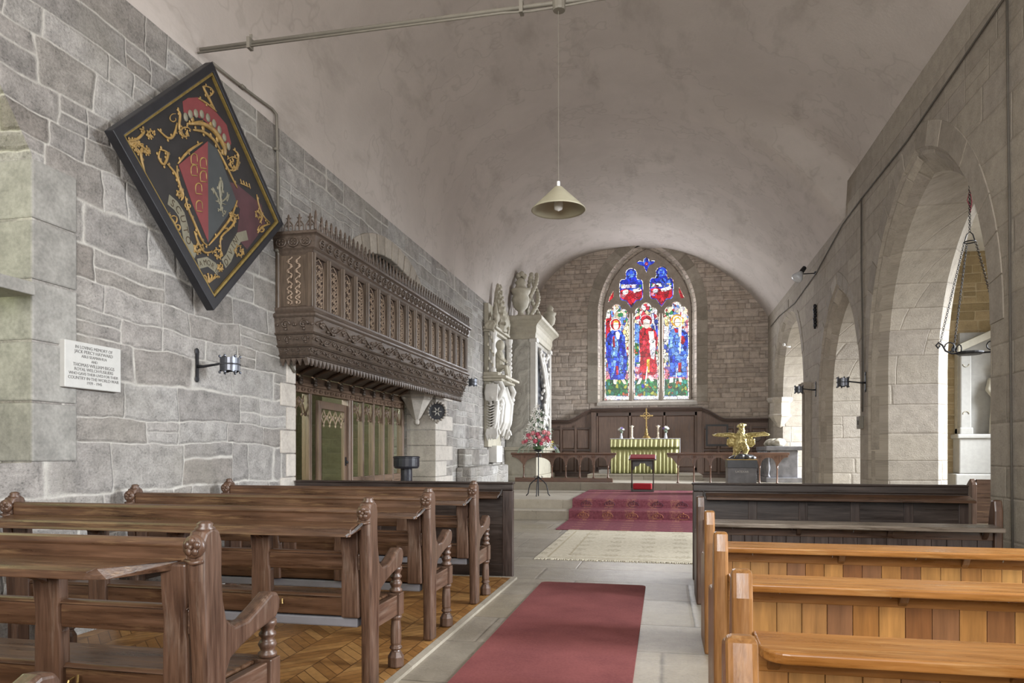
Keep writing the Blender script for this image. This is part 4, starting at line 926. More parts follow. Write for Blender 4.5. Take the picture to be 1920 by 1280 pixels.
# ------------------------------------------------------------------ dark panelled pew fronts
def pew_front(label, loc, L, sgn, grp):             # origin at the aisle end, running to sgn*x
    t = thing('pew_desk', label, 'pew desk', loc, 0, grp)
    B = lambda mb, a, b, *k: mb.box(sgn*a, sgn*b, *k)
    mb = MB(); B(mb, 0, L, -.02, .05, .86, .93); B(mb, -.012, L, -.035, .07, .925, .945); mb.build('capping', M['dark'], t, bevel=.008)
    mb = MB(); B(mb, 0, .10, -.03, .06, 0, .86); mb.build('end_stile', M['dark_z'], t, bevel=.006)
    mb = MB(); B(mb, .10, L, -.012, .03, .05, .86); mb.build('panel_back', M['dark'], t)
    for z0, z1 in ((0, .13), (.52, .60), (.80, .86)):
        mb = MB(); B(mb, .10, L, -.024, .04, z0, z1); mb.build('rail', M['dark'], t, bevel=.004)
    n = 5
    for k in range(1, n+1):
        x = .10 + (L-.14)*k/n; mb = MB(); B(mb, x-.04, x+.04, -.022, .04, .13, .80); mb.build('stile', M['dark_z'], t, bevel=.004)
    mb = MB(); mb.prism([(-.19,.79),(-.19,.815),(-.02,.85),(-.02,.82)], YZ, sgn*.12, sgn*L); mb.build('book_ledge', M['oak'], t, bevel=.004)
    mb = MB(); mb.tube([(sgn*.115,-.19,.80),(sgn*.10,-.15,.83),(sgn*.10,-.04,.87)], .006, 5); mb.build('corner_iron', M['steel'], t)
    return t
pew_front('dark panelled oak desk front closing the left pews beside the parquet', (-1.47, 6.95, 0), 2.35, -1, 'dark pew fronts facing the chancel')
pew_front('dark panelled oak desk front closing the right pews', (.275, 7.2, 0), 2.42, 1, 'dark pew fronts facing the chancel')
# ------------------------------------------------------------------ carpets
def slab_rug(name, label, x0, x1, y0, y1, z, mat, r=.06, th=.012, fringe=None):
    mb = MB(); n = 5; P = []
    for cx, cy, a0 in ((x1-r, y1-r, 0), (x0+r, y1-r, 90), (x0+r, y0+r, 180), (x1-r, y0+r, 270)):
        P += [(cx+r*math.cos(math.radians(a0+90*k/n)), cy+r*math.sin(math.radians(a0+90*k/n))) for k in range(n+1)]
    mb.prism(P, lambda u, v, w: (u, v, w), z, z+th); o = mb.build(name, M[mat]); tag(o, label, 'rug')
    return o
slab_rug('runner_rug', 'plain dull red runner carpet down the middle of the aisle', -1.135, -.165, -1.5, 6.72, .001, 'red_runner')
cr = slab_rug('woven_rug', 'faded cream patterned rug lying before the chancel steps', -1.48, .95, 8.2, 11.28, .001, 'cream_rug', .01, .008)
plain('fringe_cream', 'b8b09c', .9); plain('rug_border', 'a39880', .95, 0, .2, 30)
mb = MB()
for k in range(120): x = -1.47+2.41*k/119; mb.tube([(x,8.2,.006),(x+rnd.uniform(-.01,.01),8.15-rnd.uniform(0,.02),.004)], .006, 4)
mb.build('fringe', M['fringe_cream'], cr)
for d in (.13, .36):
    mb = MB(); x0, x1, y0, y1 = -1.48+d, .95-d, 8.2+d, 11.28-d
    for a in ((x0,x1,y0,y0+.025),(x0,x1,y1-.025,y1),(x0,x0+.025,y0,y1),(x1-.025,x1,y0,y1)): mb.box(*a, .008, .0095)
    mb.build('border_stripe', M['rug_border'], cr)
sec = [(11.3,.004),(12.86,.004),(12.905,.03),(12.915,.165),(12.95,.184),(13.37,.184),(13.42,.20),(13.43,.33),(13.47,.351),(16.66,.351)]
mb = MB(); mb.loft([[(x, y, z+.005) for y, z in sec] for x in (-1.69, .82)], caps=False, closed=False); sc_ = mb.build('stair_carpet', M['stair_carpet'], solid=.012); tag(sc_, 'dark red patterned carpet running up the chancel steps', 'carpet')
plain('motif_gold', '946048', .95, 0, .25, 30, .1); plain('motif_dark', '52303c', .95, 0, .25, 30, .1)
for k in range(6):
    x = -1.43+.44*k; mb = MB(); mb2 = MB()
    for (y, z, m_) in ((12.907,.10,mb), (13.422,.27,mb2)):
        m_.tube([(x+.09*math.cos(a*PI/6), y-.008, z+.045*math.sin(a*PI/6)) for a in range(7)], .005, 4)
        for a in (-.09,-.045,0,.045,.09): m_.ball((x+a, y-.007, z-.012+.02*(abs(a) < .05)), (.011,.005,.016), 6, 4)
        m_.tube([(x-.08,y-.007,z-.045),(x,y-.007,z-.055),(x+.08,y-.007,z-.045)], .005, 4); m_.ball((x,y-.007,z+.06),(.014,.006,.014),6,4)
    mb.build('woven_motif', M['motif_gold'], sc_); mb2.build('woven_motif', M['motif_dark'], sc_)
# ------------------------------------------------------------------ reredos panelling on the east wall
ry = YE-.06
rer = thing('reredos_panelling', 'dark oak wall panelling with a raised middle and swept shoulders below the stained glass window', 'panelling', (0, ry, .52))
def sh_z(x):                                     # top line of the panelling
    if -2.02 <= x <= 1.0: return 2.46
    d = (-2.02-x) if x < -2.02 else (x-1.0)
    s = min(1, d/.72); return 2.44-.30*(s*s*(3-2*s))
xs = [-3.8+.05*k for k in range(int(6.58/.05)+1)] + [2.78]
mb = MB(); mb.plate([(-3.8,0)] + [(2.78,0)] + [(x, sh_z(x)-.52-.02) for x in xs[::-1]], [], lambda u, v, w: (u, w, v), .0, .045); mb.build('panel_back', M['panelling'], rer)
def capline(pts, sec, name, mat='panelling_x'):
    mb = MB(); mb.loft([[(x, -d, z-.52+h) for d, h in sec] for x, z in pts]); return mb.build(name, M[mat], rer)
CAPS_ = [(-.03,-.10),(.02,-.10),(.03,-.06),(.06,-.05),(.075,-.01),(.10,0),(.10,.03),(-.03,.03)]
capline([(x, 2.46) for x in (-2.06, 1.04)], [(-.03,-.1),(.04,-.1),(.06,-.06),(.09,-.05),(.11,-.01),(.13,0),(.13,.035),(-.03,.035)], 'cornice')
capline([(x, sh_z(x)) for x in xs if x <= -2.05], CAPS_, 'shoulder_moulding'); capline([(x, sh_z(x)) for x in xs if x >= 1.03], CAPS_, 'shoulder_moulding')
for x0, x1 in ((-2.05,-1.92), (.90,1.03)):
    mb = MB(); mb.box(x0, x1, -.07, .0, 0, 1.85); mb.build('pilaster', M['panelling'], rer, bevel=.008)
def field(x0, x1, z0, z1):
    mb = MB(); mb.loft([[(x0,.0,z0),(x1,.0,z0),(x1,.0,z1),(x0,.0,z1)], [(x0+.03,-.022,z0+.03),(x1-.03,-.022,z0+.03),(x1-.03,-.022,z1-.03),(x0+.03,-.022,z1-.03)]]); mb.build('raised_panel', M['panelling'], rer)
for x0, x1 in ((-1.86,-.98), (-.92,-.02), (.04,.84)): field(x0, x1, .28, 1.74)
for x0, x1 in ((-1.9,-1.86), (-.98,-.92), (-.02,.04), (.84,.9)): mb = MB(); mb.box(x0, x1, -.035, 0, .2, 1.85); mb.build('stile', M['panelling'], rer, bevel=.004)
mb = MB(); mb.box(-1.92, .9, -.035, 0, .18, .28); mb.box(-1.92, .9, -.035, 0, 1.74, 1.84); mb.build('rail', M['panelling_x'], rer, bevel=.004)
for a, b, nn in ((-3.78,-2.08,4), (1.06,2.76,4)):
    w = (b-a)/nn
    for k in range(nn):
        for z0, z1 in ((.15,.74), (.80,1.36)): field(a+w*k+.03, a+w*(k+1)-.03, z0, z1)
        mb = MB(); mb.box(a+w*k-.028, a+w*k+.028, -.03, 0, .1, 1.48); mb.build('stile', M['panelling'], rer, bevel=.004)
    for z in (.12, .77, 1.39): mb = MB(); mb.box(a, b, -.028, 0, z-.028, z+.028); mb.build('rail', M['panelling_x'], rer, bevel=.004)
# picture frame and hanging wooden shield by the eagle
fx = thing('picture_frame', 'small black picture frame hung on the panelling behind the gilt eagle', 'picture frame', (1.44, ry-.035, 1.70))
mb = MB(); mb.plate([(-.3,-.3),(.3,-.3),(.3,.3),(-.3,.3)], [[(-.25,-.25),(.25,-.25),(.25,.25),(-.25,.25)]], lambda u, v, w: (u, w, v), -.02, .0); mb.build('frame', M['frame_black'], fx)
mb = MB(); mb.box(-.25,.25,-.008,0,-.25,.25); mb.build('picture', M['panelling'], fx)
mb = MB(); mb.prism([(-.15,.13),(.15,.13),(.14,-.08),(.06,-.14),(-.06,-.14),(-.14,-.08)], lambda u, v, w: (u, w, v), -.03, .02); o = mb.build('wooden_shield', M['carved_z'], bevel=.01); o.location = (2.46, ry-.06, 1.66); tag(o, 'small wooden shield fixed to the panelling right of the gilt eagle', 'shield')
# ------------------------------------------------------------------ altar
AX0, AX1, AY0, AY1, AZ0, AZ1 = -1.39, .385, 19.2, 19.95, .66, 1.585
al = thing('altar_table', 'altar table standing on the chancel pavement under a green frontal', 'altar', ((AX0+AX1)/2, AY0, AZ0)); hw = (AX1-AX0)/2
mb = MB(); mb.box(-hw+.01, hw-.01, .02, .75, .87, .915); mb.build('tabletop', M['panelling_x'], al)
for sx in (-1, 1):
    for y in (.08, .69): mb = MB(); mb.box(sx*(hw-.09)-.05, sx*(hw-.09)+.05, y-.05, y+.05, 0, .87); mb.build('leg', M['panelling'], al)
fr_ = thing('altar_frontal', 'pleated yellow green altar frontal with a fringed superfrontal', 'altar cloth', ((AX0+AX1)/2, AY0, AZ0))
def pleat(name, z0, z1, y0, amp, nf, hw_, flare=0):
    mb = MB(); n = nf*10
    def f(u, v):
        x = -hw_+2*hw_*u; ph = nf*2*PI*u + .9*math.sin(u*23) ; q = (1-v)
        return (x*(1+flare*q), y0 - amp*(.3+.9*q)*(.5+.5*math.sin(ph)) - .01*q*math.sin(u*9), z0+(z1-z0)*v)
    mb.grid(n, 8, f); return mb.build(name, M['frontal'], fr_, smooth=True, solid=.006)
pleat('frontal_cloth', .015, .90, -.005, .06, 17, hw-.01, .008)
pleat('superfrontal', .705, .918, -.085, .035, 17, hw+.005)
mb = MB(); n = 110
for k in range(n):
    x = -hw+2*hw*(k+.5)/n; mb.lathe([(.005,-.02),(.010,.0),(.007,.03),(.004,.05)], 5, (x, -.112, .660))
mb.box(-hw, hw, -.124, -.10, .690, .712); mb.build('fringe', M['fringe'], fr_)
mb = MB()
for k in range(n): x = -hw+2*hw*(k+.5)/n; mb.lathe([(.003,.0),(.008,.01),(.003,.035)], 5, (x, -.07, .002))
mb.build('hem_fringe', M['fringe'], fr_)
mb = MB(); mb.box(-hw-.012, hw+.03, -.112, .76, .918, .93); mb.box(hw+.018, hw+.03, .05, .7, .45, .92)
o = mb.build('altar_cloth', M['white_cloth'], bevel=.004); o.location = ((AX0+AX1)/2, AY0, AZ0); tag(o, 'white linen cloth over the altar top, hanging down at its right end', 'altar cloth')
TZ = AZ0+.931
cr_ = thing('altar_cross', 'tall brass altar cross with a ring round its arms in the middle of the altar', 'cross', (-.465, 19.55, TZ))
mb = MB(); mb.lathe([(.13,0),(.13,.02),(.10,.035),(.085,.07),(.05,.09),(.045,.12),(.06,.135),(.045,.15),(.032,.19),(.042,.20),(.028,.22),(.024,.30),(.034,.31),(.02,.33)], 16); mb.build('base', M['brass'], cr_, smooth=True)
mb = MB(); mb.box(-.018,.018,-.012,.012,.32,.80); mb.box(-.155,.155,-.012,.012,.60,.635)
for c, q in (((-.155,.617),'x'), ((.155,.617),'x'), ((0,.80),'z')):
    mb.ball((c[0],0,c[1]), (.022,.014,.022), 8, 6)
mb.build('cross', M['brass'], cr_, bevel=.003)
mb = MB(); mb.tube([(.085*math.cos(k*PI/12),0,.617+.085*math.sin(k*PI/12)) for k in range(24)], .010, 6, closed=True); mb.build('ring', M['brass'], cr_, smooth=True)
def candle(label, x):
    t = thing('candlestick', label, 'candlestick', (x, 19.55, TZ), 0, 'candlesticks on the altar')
    mb = MB(); mb.lathe([(.062,0),(.06,.02),(.035,.04),(.028,.06)] + [(.027+.006*math.sin(k*1.35), .06+.012*k) for k in range(20)] + [(.03,.31),(.058,.335),(.058,.345)], 14); mb.build('stick', M['candle'], t, smooth=True)
    mb = MB(); mb.lathe([(.02,.345),(.02,.36),(.0,.362)], 10); mb.build('candle', M['white_cloth'], t)
    return t
candle('pale turned candlestick left of the altar cross', -.85); candle('pale turned candlestick right of the altar cross', -.155)
def flower(mb, c, r, nrm=(0,-1,0), n=6, cup=.35, w=.42):
    N = Vector(nrm).normalized(); a = N.orthogonal().normalized(); b = N.cross(a); c = Vector(c); ph = rnd.random()*6
    for k in range(n):
        d = a*math.cos(ph+2*PI*k/n) + b*math.sin(ph+2*PI*k/n); s = N.cross(d)
        P = [(0,0,0),(.35,.5,cup*.5),(.75,.42,cup*.8),(1.05,0,cup*.75)]
        L = [c + d*r*p + s*r*w*q + N*r*h for p, q, h in P]; Rr = [c + d*r*p - s*r*w*q + N*r*h for p, q, h in P]; mid = [c + d*r*p + N*r*(h-.06) for p, q, h in P]
        o = len(mb.v); mb.v += [tuple(p) for p in L+mid+Rr]; nn = 4
        fs = [(o+i, o+i+1, o+nn+i+1, o+nn+i) for i in range(3)] + [(o+nn+i, o+nn+i+1, o+2*nn+i+1, o+2*nn+i) for i in range(3)]
        mb.f += [list(f) for f in fs]; mb.m += [mb.cm]*len(fs)
def vase(label, x, h, cols):
    t = thing('flower_vase', label, 'vase', (x, 19.5, TZ), 0, 'flower vases on the altar')
    mb = MB(); mb.lathe([(.035,0),(.045,.03),(.03,.10),(.022,.13),(.03,.15)], 14); mb.build('vase', M['vase_glass'], t, smooth=True)
    mb = MB()
    for k in range(5): a = k*1.3; mb.tube([(0,0,.12),(.03*math.cos(a),.03*math.sin(a),.2),(.05*math.cos(a),.05*math.sin(a),h)], .005, 5); mb.ball((.03*math.cos(a+.5),.03*math.sin(a+.5),.18+.02*k),(.02,.02,.03),6,4)
    mb.build('stems', M['leaf_grey'], t)
    for k, cname in enumerate(cols):
        mb = MB(); a = k*1.7; mb2 = (.055*math.cos(a), .03*math.sin(a)-.03, h+.03*(k % 2)); mb.ball(mb2, .016, 6, 5)
        for q in range(2): flower(mb, (mb2[0], mb2[1]-.004*q, mb2[2]), .045-.012*q, (math.cos(a)*.5, -1, .6), 6)
        mb.build('flower', M[cname], t)
vase('small glass vase of white flowers at the left end of the altar', -1.13, .25, ('petal_white','petal_white','petal_white','petal_purple'))
vase('small glass vase of white and purple flowers right of the candlesticks on the altar', .045, .27, ('petal_white','petal_white','petal_purple','petal_white'))
mb = MB(); mb.box(-1.72,-1.42,19.35,20.0,0,.09); o = mb.build('stone_slab', M['white_stone'], bevel=.006); o.location = (0,0,.66); tag(o, 'low pale stone slab on the pavement at the left end of the altar', 'slab')
# ------------------------------------------------------------------ communion rails
def comm_rail(label, x0, x1, xs, foot):
    t = thing('communion_rail', label, 'rail', (x0, 16.95, .52), 0, 'arcaded communion rails'); L = x1-x0
    mb = MB(); mb.prism([(-.075,.665),(-.075,.69),(-.06,.70),(.06,.70),(.075,.69),(.075,.665),(.05,.645),(-.05,.645)], YZ, -.02, L+.02); mb.build('handrail', M['rail'], t, bevel=.004)
    if foot: mb = MB(); mb.box(.08, L-.06, -.05, .05, 0, .10); mb.build('foot_rail', M['rail'], t, bevel=.006)
    xs = [x-x0 for x in xs]
    for i in range(len(xs)+1):
        a = xs[i-1] if i else 0; b = xs[i] if i < len(xs) else L
        full = 0 < i < len(xs)
        w = b-a; P = []
        if full:
            A = [(a+.012,.40)] + [(a+.02+w*.02+(w*.5-.03)*(1-math.cos(k*PI/12))*.98, .42+.17*math.sin(k*PI/12)) for k in range(7)]
            lobes = A + [(a+b-p[0], p[1]) for p in A[::-1]]
        elif i == 0: lobes = [(a+.0,.60),(a+w*.35,.585),(a+w*.6,.53),(b-.03,.44),(b-.012,.40)]
        else: lobes = [(a+.012,.40),(a+.03,.44),(a+w*.4,.53),(a+w*.65,.585),(b,.60)]
        P = [(lobes[0][0], .40), (a if i else a, .645), (b, .645)] + lobes[::-1][:-1] if False else [(a,.65)] + ([(a,.40)] if i else []) + lobes + ([(b,.40)] if i < len(xs) else []) + [(b,.65)]
        mb = MB(); mb.prism(P, lambda u, v, q: (u, q, v), -.018, .018)
        mb.build('arch_spandrel', M['rail_z'], t, bevel=.003)
        if full:
            mb = MB()
            for s in (-1, 1): mb.tube([(a+w*.5+s*(w*.5-.03)+.022*math.cos(k*PI/4), -.022, .60+.022*math.sin(k*PI/4)) for k in range(8)], .005, 4, closed=True)
            mb.build('quatrefoil', M['rail'], t)
    for x in xs:
        mb = MB(); z0 = .10 if foot else 0
        mb.lathe([(.03,z0),(.03,z0+.015),(.016,z0+.04),(.015,.34),(.024,.35),(.024,.36),(.017,.37),(.028,.40)], 10, (x,0,0)); mb.build('column', M['rail_z'], t, smooth=True)
cx = lambda px: on_y(px, 880, 16.95)[0]
comm_rail('arcaded oak communion rail left of the kneeling desk', -3.6, -1.12, [cx(p) for p in (982,1035,1061,1087,1113,1140)], True)
comm_rail('arcaded oak communion rail right of the kneeling desk, behind the eagle', .08, 2.72, [cx(p) for p in (1271,1301,1332,1363,1394,1424,1457)], False)
# ------------------------------------------------------------------ prie-dieu
pk = thing('kneeling_desk', 'small dark kneeling desk with a red cushion before the altar', 'kneeling desk', (-.465, 16.1, .363))
for s in (-1, 1):
    mb = MB(); mb.prism([(-.12,0),(.2,0),(.2,.06),(.12,.10),(.10,.4),(.16,.70),(-.1,.70),(-.02,.4),(-.02,.2),(-.12,.08)], YZ, s*.235-.014, s*.235+.014)
    mb.build('side', M['dark_z'], pk, bevel=.004)
mb = MB(); mb.prism([(-.20,.69),(-.20,.72),(.22,.80),(.22,.76)], YZ, -.30, .30); mb.build('desk_top', M['panelling_x'], pk, bevel=.006)
mb = MB(); mb.prism([(-.205,.722),(-.20,.745),(.20,.822),(.215,.80)], YZ, -.27, .27); mb.build('red_pad', M['red_top'], pk, bevel=.004)
mb = MB(); A = [(-.22,.70),(.22,.70),(.22,.47),(.18,.49),(.16,.55),(.09,.56),(.05,.62),(-.05,.62),(-.09,.56),(-.16,.55),(-.18,.49),(-.22,.47)]; mb.prism(A, lambda u, v, q: (u, q, v), .06, .08); mb.build('apron', M['dark'], pk, bevel=.003)
mb = MB(); mb.box(-.22,.22,-.14,.06,.0,.05); mb.build('kneeling_board', M['dark'], pk, bevel=.005)
mb = MB(); mb.box(-.205,.205,-.17,.05,.05,.185); mb.build('cushion', M['red_cloth'], pk, bevel=.03, seg=4)
# ------------------------------------------------------------------ flower arrangement on its iron stand
st = thing('flower_stand', 'thin wrought iron tripod flower stand with curled feet at the left of the steps', 'stand', (-2.52, 14.45, .337))
mb = MB(); mb.lathe([(.011,.0),(.011,.95)], 8); mb.lathe([(.03,.90),(.10,.93),(.10,.94),(.03,.95)], 14); mb.build('pole', M['iron'], st)
for k in range(3):
    a = PI/2+.5+k*2*PI/3 if False else (-.15, PI+.15, -PI/2)[k]
    c, s_ = math.cos(a), math.sin(a)
    mb = MB(); mb.tube([(c*r, s_*r, z) for r, z in ((.01,.40),(.03,.36),(.10,.31),(.17,.24),(.195,.15),(.21,.05),(.25,.008))], .011, 6); mb.tube([(c*r, s_*r, z) for r, z in ((.03,.36),(.07,.37),(.09,.395),(.07,.41),(.055,.395))], .008, 5); mb.build('leg', M['iron'], st, smooth=True)
mb = MB()
for s in (-1, 1): mb.tube([(s*.012,0,.88),(s*.05,0,.85),(s*.05,0,.80),(s*.02,0,.80),(s*.03,0,.83)], .007, 5)
mb.build('scroll', M['iron'], st)
fa = thing('flower_arrangement', 'tall arrangement of pink roses and white lilies on the wrought iron stand', 'flowers', (-2.52, 14.45, 1.28))
mb = MB(); mb.lathe([(.05,-.0),(.11,.02),(.12,.07),(.02,.08)], 12); mb.build('bowl', M['leaf'], fa)
def cone_pt(t, a, r=1): R0 = .36*(1-t)**.75+.04; return Vector((R0*math.cos(a)*r, R0*math.sin(a)*r*.75, .08+.75*t))
def leaf(mb, c, d, L, w):
    d = Vector(d).normalized(); s = d.cross(Vector((0,0,1))); s = s.normalized() if s.length > .01 else Vector((1,0,0)); c = Vector(c); dr_ = Vector((0,0,-.25*L))
    mb.add([c, c+d*L*.45+s*w, c+d*L+dr_, c+d*L*.45-s*w, c+d*L*.5-Vector((0,0,.12*w))], [(0,1,4),(1,2,4),(2,3,4),(3,0,4)])
for mat, n, L in (('leaf', 190, .11), ('leaf_grey', 120, .13)):
    mb = MB()
    for k in range(n):
        t = rnd.random()**1.3*.98; a = rnd.random()*2*PI; p = cone_pt(t, a, rnd.uniform(.5, .98)); leaf(mb, p, (math.cos(a), math.sin(a)*.8, rnd.uniform(-.5, .7)), L*rnd.uniform(.6, 1.2), .022*rnd.uniform(.6, 1.3))
    if mat == 'leaf_grey':
        for k in range(26): a = rnd.uniform(0, 2*PI); p = cone_pt(.0, a, .8); mb.tube([p, p+Vector((math.cos(a)*.08, math.sin(a)*.06, -.05)), p+Vector((math.cos(a)*.12, math.sin(a)*.08, -.14))], .006, 4)
    else:
        for k in range(22): a = k*.9; p = cone_pt(k/22, a, .8); mb.tube([(0,0,.05), tuple(p)], .005, 4)
    mb.build('foliage', M[mat], fa, solid=0)['kind'] = 'stuff'
def rose(mb, c, r):
    mb.ball(c, (r*.62, r*.62, r*.6), 8, 6)
    for q in range(3):
        N = Vector((rnd.uniform(-.3,.3), -1, rnd.uniform(.1,.5))); flower(mb, Vector(c)-N.normalized()*r*.15*q, r*(.8+.17*q), N, 6, .62-.2*q, .5)
spots = [(-.22,.10),(-.13,.16),(-.02,.10),(.06,.18),(.20,.16),(.15,.28),(.10,.05),(-.28,.08),(.24,.10),(-.08,.26),(.02,.24),(.23,.26),(-.18,.22),(.13,.12)]
for k, (x, z) in enumerate(spots):
    mb = MB(); y = -.24*math.sqrt(max(.05, 1-(x/.36)**2))*(1-z*.9); rose(mb, (x, y-.03, .08+z), rnd.uniform(.042,.056)); mb.build('rose', M['petal_pink' if k % 2 else 'petal_red'], fa)
for k, (x, z) in enumerate([(.0,.80),(-.05,.72),(.05,.70),(-.08,.62),(.03,.60),(.09,.55),(-.04,.52),(-.12,.44),(.05,.43),(-.02,.36),(.11,.40),(-.16,.32),(.17,.08),(.05,.30),(-.22,.18),(.26,.02),(-.1,.06)]):
    mb = MB(); y = -.16*(1-z*.75)-.05; flower(mb, (x, y, .08+z), rnd.uniform(.055,.08), (x*1.5, -1, rnd.uniform(-.1,.7)), 6, .45, .34); mb.build('lily', M['petal_white'], fa)
for k in range(4): mb = MB(); x, z = (.28,-.02+.05*k) if k < 3 else (.32,-.04); flower(mb, (x+.015*k, -.12, .08+z), .035, (.5,-1,.4), 5); mb.build('small_bloom', M['stem_yellow' if k < 3 else 'petal_purple'], fa)
# ------------------------------------------------------------------ gilt eagle lectern
ex, ey = 1.585, 15.5
eg = thing('eagle_lectern', 'gilt eagle with spread wings on a dark rock and grey stone plinth', 'lectern', (ex, ey, .337))
mb = MB(); mb.box(-.285,.285,0,.55,0,.57); mb.build('plinth', M['plinth'], eg, bevel=.008)
mb = MB(); mb.box(-.295,.295,-.01,.56,.57,.735); mb.build('plinth_cap', M['slate'], eg, bevel=.006)
mb = MB(); mb.box(-.30,.30,-.015,.565,.735,.75); mb.build('plinth_edge', M['brass'], eg)
text('LATEXAR', 'lettering', M['marble'], .062, eg, (0, -.002, .49), (PI/2, 0, 0), .001)
mb = MB()
for k in range(16):
    a = k*.9; mb.ball((.20*math.cos(a)*(.4+.6*((k*7) % 5)/4)*1.1, .27+.16*math.sin(a), .76+.05*((k*3) % 4)/3), (.11,.09,.055), 7, 5, Rz(k))
mb.build('rock', M['slate'], eg, voxel=.012)
mb = MB()
T = mb.tube
cy_ = .25; z0 = .80
T([(0,cy_+.02,1.02),(0,cy_-.01,1.12),(0,cy_-.04,1.24),(.01,cy_-.05,1.33),(.015,cy_-.05,1.42)], [.09,.12,.095,.062,.056], 10)
mb.ball((0,cy_+.02,1.10),(.15,.13,.17),12,8); mb.ball((.015,cy_-.06,1.45),(.062,.075,.06),10,8)
T([(.0,cy_-.10,1.46),(-.05,cy_-.135,1.455),(-.085,cy_-.135,1.43),(-.085,cy_-.135,1.40)], [.035,.03,.018,.006], 8)         # beak turned to one side
T([(.05,cy_-.04,1.47),(.09,cy_-.02,1.47),(.11,cy_-.02,1.45)], [.03,.028,.008], 6)
for s in (-1, 1):
    T([(s*.07,cy_,1.03),(s*.095,cy_-.05,.94),(s*.085,cy_-.05,.87),(s*.09,cy_-.07,.80)], [.085,.078,.045,.03], 9)
    for q in (-.045, 0, .045): T([(s*.09,cy_-.07,.805),(s*.09+q,cy_-.13,.80),(s*.09+q*1.3,cy_-.16,.775)], [.022,.018,.008], 6)
    # inner wing hangs as a deep panel, outer wing reaches sideways
    T([(s*.07,cy_,1.20),(s*.15,cy_+.01,1.245),(s*.24,cy_+.02,1.265),(s*.36,cy_+.02,1.265+.005*s),(s*.47,cy_-.0,1.275+.012*s),(s*.56,cy_-.02,1.26+.01*s)], [.06,.06,.05,.045,.042,.012], 9)
    mb.ball((s*.17,cy_+.03,1.13),(.085,.045,.115),10,8); mb.ball((s*.215,cy_+.04,1.10),(.06,.035,.10),10,8)
    for q in range(6):
        xq = s*(.27+.055*q); T([(xq-s*.04,cy_+.02,1.265),(xq+s*.01,cy_+.02,1.235+.004*q),(xq+s*.04,cy_+.02,1.215+.012*q)], [.028,.024,.008], 6)
    for q in range(4): T([(s*(.11+.05*q),cy_+.0,1.18),(s*(.12+.05*q),cy_+.02,1.06),(s*(.12+.045*q),cy_+.03,.98+.02*q)], [.026,.024,.008], 6)
T([(0,cy_+.09,1.03),(-.08,cy_+.14,.90),(-.14,cy_+.16,.80)], [.08,.07,.03], 8)
for k in range(70):
    a = rnd.random()*2*PI; z = rnd.uniform(.98, 1.42); r_ = .13 if z < 1.2 else .13-(z-1.2)*.36
    mb.ball((r_*.96*math.cos(a), cy_-.01-(.05 if z > 1.2 else 0)+r_*.82*math.sin(a), z), (.013,.013,.02), 6, 4)
def feather_gold():
    t = NT('feather_gold', .38, .55); co = t.coord(); v = t.voro(t.map(co, (1,1,.6)), 34); n = t.noise(co, 20, 3)
    t.color(t.ramp(n[0], [(.35, srgb('a8965a')), (.65, srgb('e2d59a'))])); t.bump(v[0], .5, .012); M['feather_gold'] = t.done()
feather_gold()
mb.build('eagle', M['feather_gold'], eg, voxel=.009, smoothit=3)
# ------------------------------------------------------------------ hanging baroque wall monument on the left wall
MY0, MY1 = 15.1, 16.45
mo = thing('wall_monument', 'tall carved white marble wall monument with a seated cherub and pinnacles on the left wall', 'monument', (XL, MY0, 0))
W_ = MY1-MY0; yc = W_/2
def bx(mb, x1, y0, y1, z0, z1, x0=0): mb.box(x0, x1, y0, y1, z0, z1)
mb = MB(); bx(mb, .10, .06, W_-.06, 1.35, 4.5); mb.build('back_slab', M['marble_warm'], mo, bevel=.01)
mb = MB()                                        # drapery with a hanging skin and fringed folds
for k in range(13):
    y = .08+ (W_-.16)*k/12; x = .18+.10*math.sin(k*1.9)+.05
    mb.tube([(x*.75,y,2.75),(x+.05,y+.03*math.sin(k),2.3),(x+.02,y-.02,1.9),(x*.8,y+.02,1.55+.12*abs(math.sin(k*1.3)))], [.05,.07,.06,.03], 7)
mb.ball((.2,yc,2.2),(.16,.48,.5),12,8); mb.build('drapery', M['marble'], mo, voxel=.02, smoothit=2)
for s in (0, 1):
    mb = MB(); yy = .1 if not s else W_-.1
    mb.tube([(.12,yy,2.85),(.34,yy,2.78),(.42,yy,2.62),(.36,yy,2.45),(.26,yy,2.3),(.30,yy,2.1),(.28,yy,1.8),(.22,yy,1.55)], [.06,.07,.06,.05,.045,.05,.05,.04], 8)
    mb.tube([(.26+.09*math.cos(t*.7)*(1-t/14), yy, 1.62+.16*math.sin(t*.7)*(1-t/14)) for t in range(11)], .03, 7)
    for k in range(6): mb.ball((.40-.02*k,yy+.03,2.45-.09*k),(.045,.04,.045),7,5)
    mb.build('scroll_bracket', M['marble'], mo, voxel=.012, smoothit=1)
mb = MB()                                        # ribbed shroud, swags and leaf knots on the near flank
for k in range(9): mb.tube([(.06,.03,1.80+.06*k),(.15,-.02,1.76+.06*k),(.25,-.01,1.80+.06*k)],[.012,.018,.012],6)
for k in range(7): mb.tube([(.08+.035*k,.02,1.75),(.07+.04*k,-.02,1.62),(.10+.03*k,.0,1.48+.05*abs(math.sin(k*1.7)))],[.02,.03,.012],6)
for k in range(14): mb.ball((.05+.26*(k/13),.02-.03*math.sin(k*1.1),2.42+.16*math.sin(k*.9)),(.035,.03,.045),7,5)
for k in range(9): mb.tube([(.06+.028*k,.02,2.35),(.05+.033*k,-.03,2.52),(.08+.03*k,.0,2.72)],[.015,.028,.02],6)
mb.build('shroud', M['marble'], mo, voxel=.011, smoothit=1)
mb = MB()
for k in range(12): mb.ball((.10+.16*((k*5)%7)/7,-.02,3.05+.075*k),(.03,.03,.045),7,5)
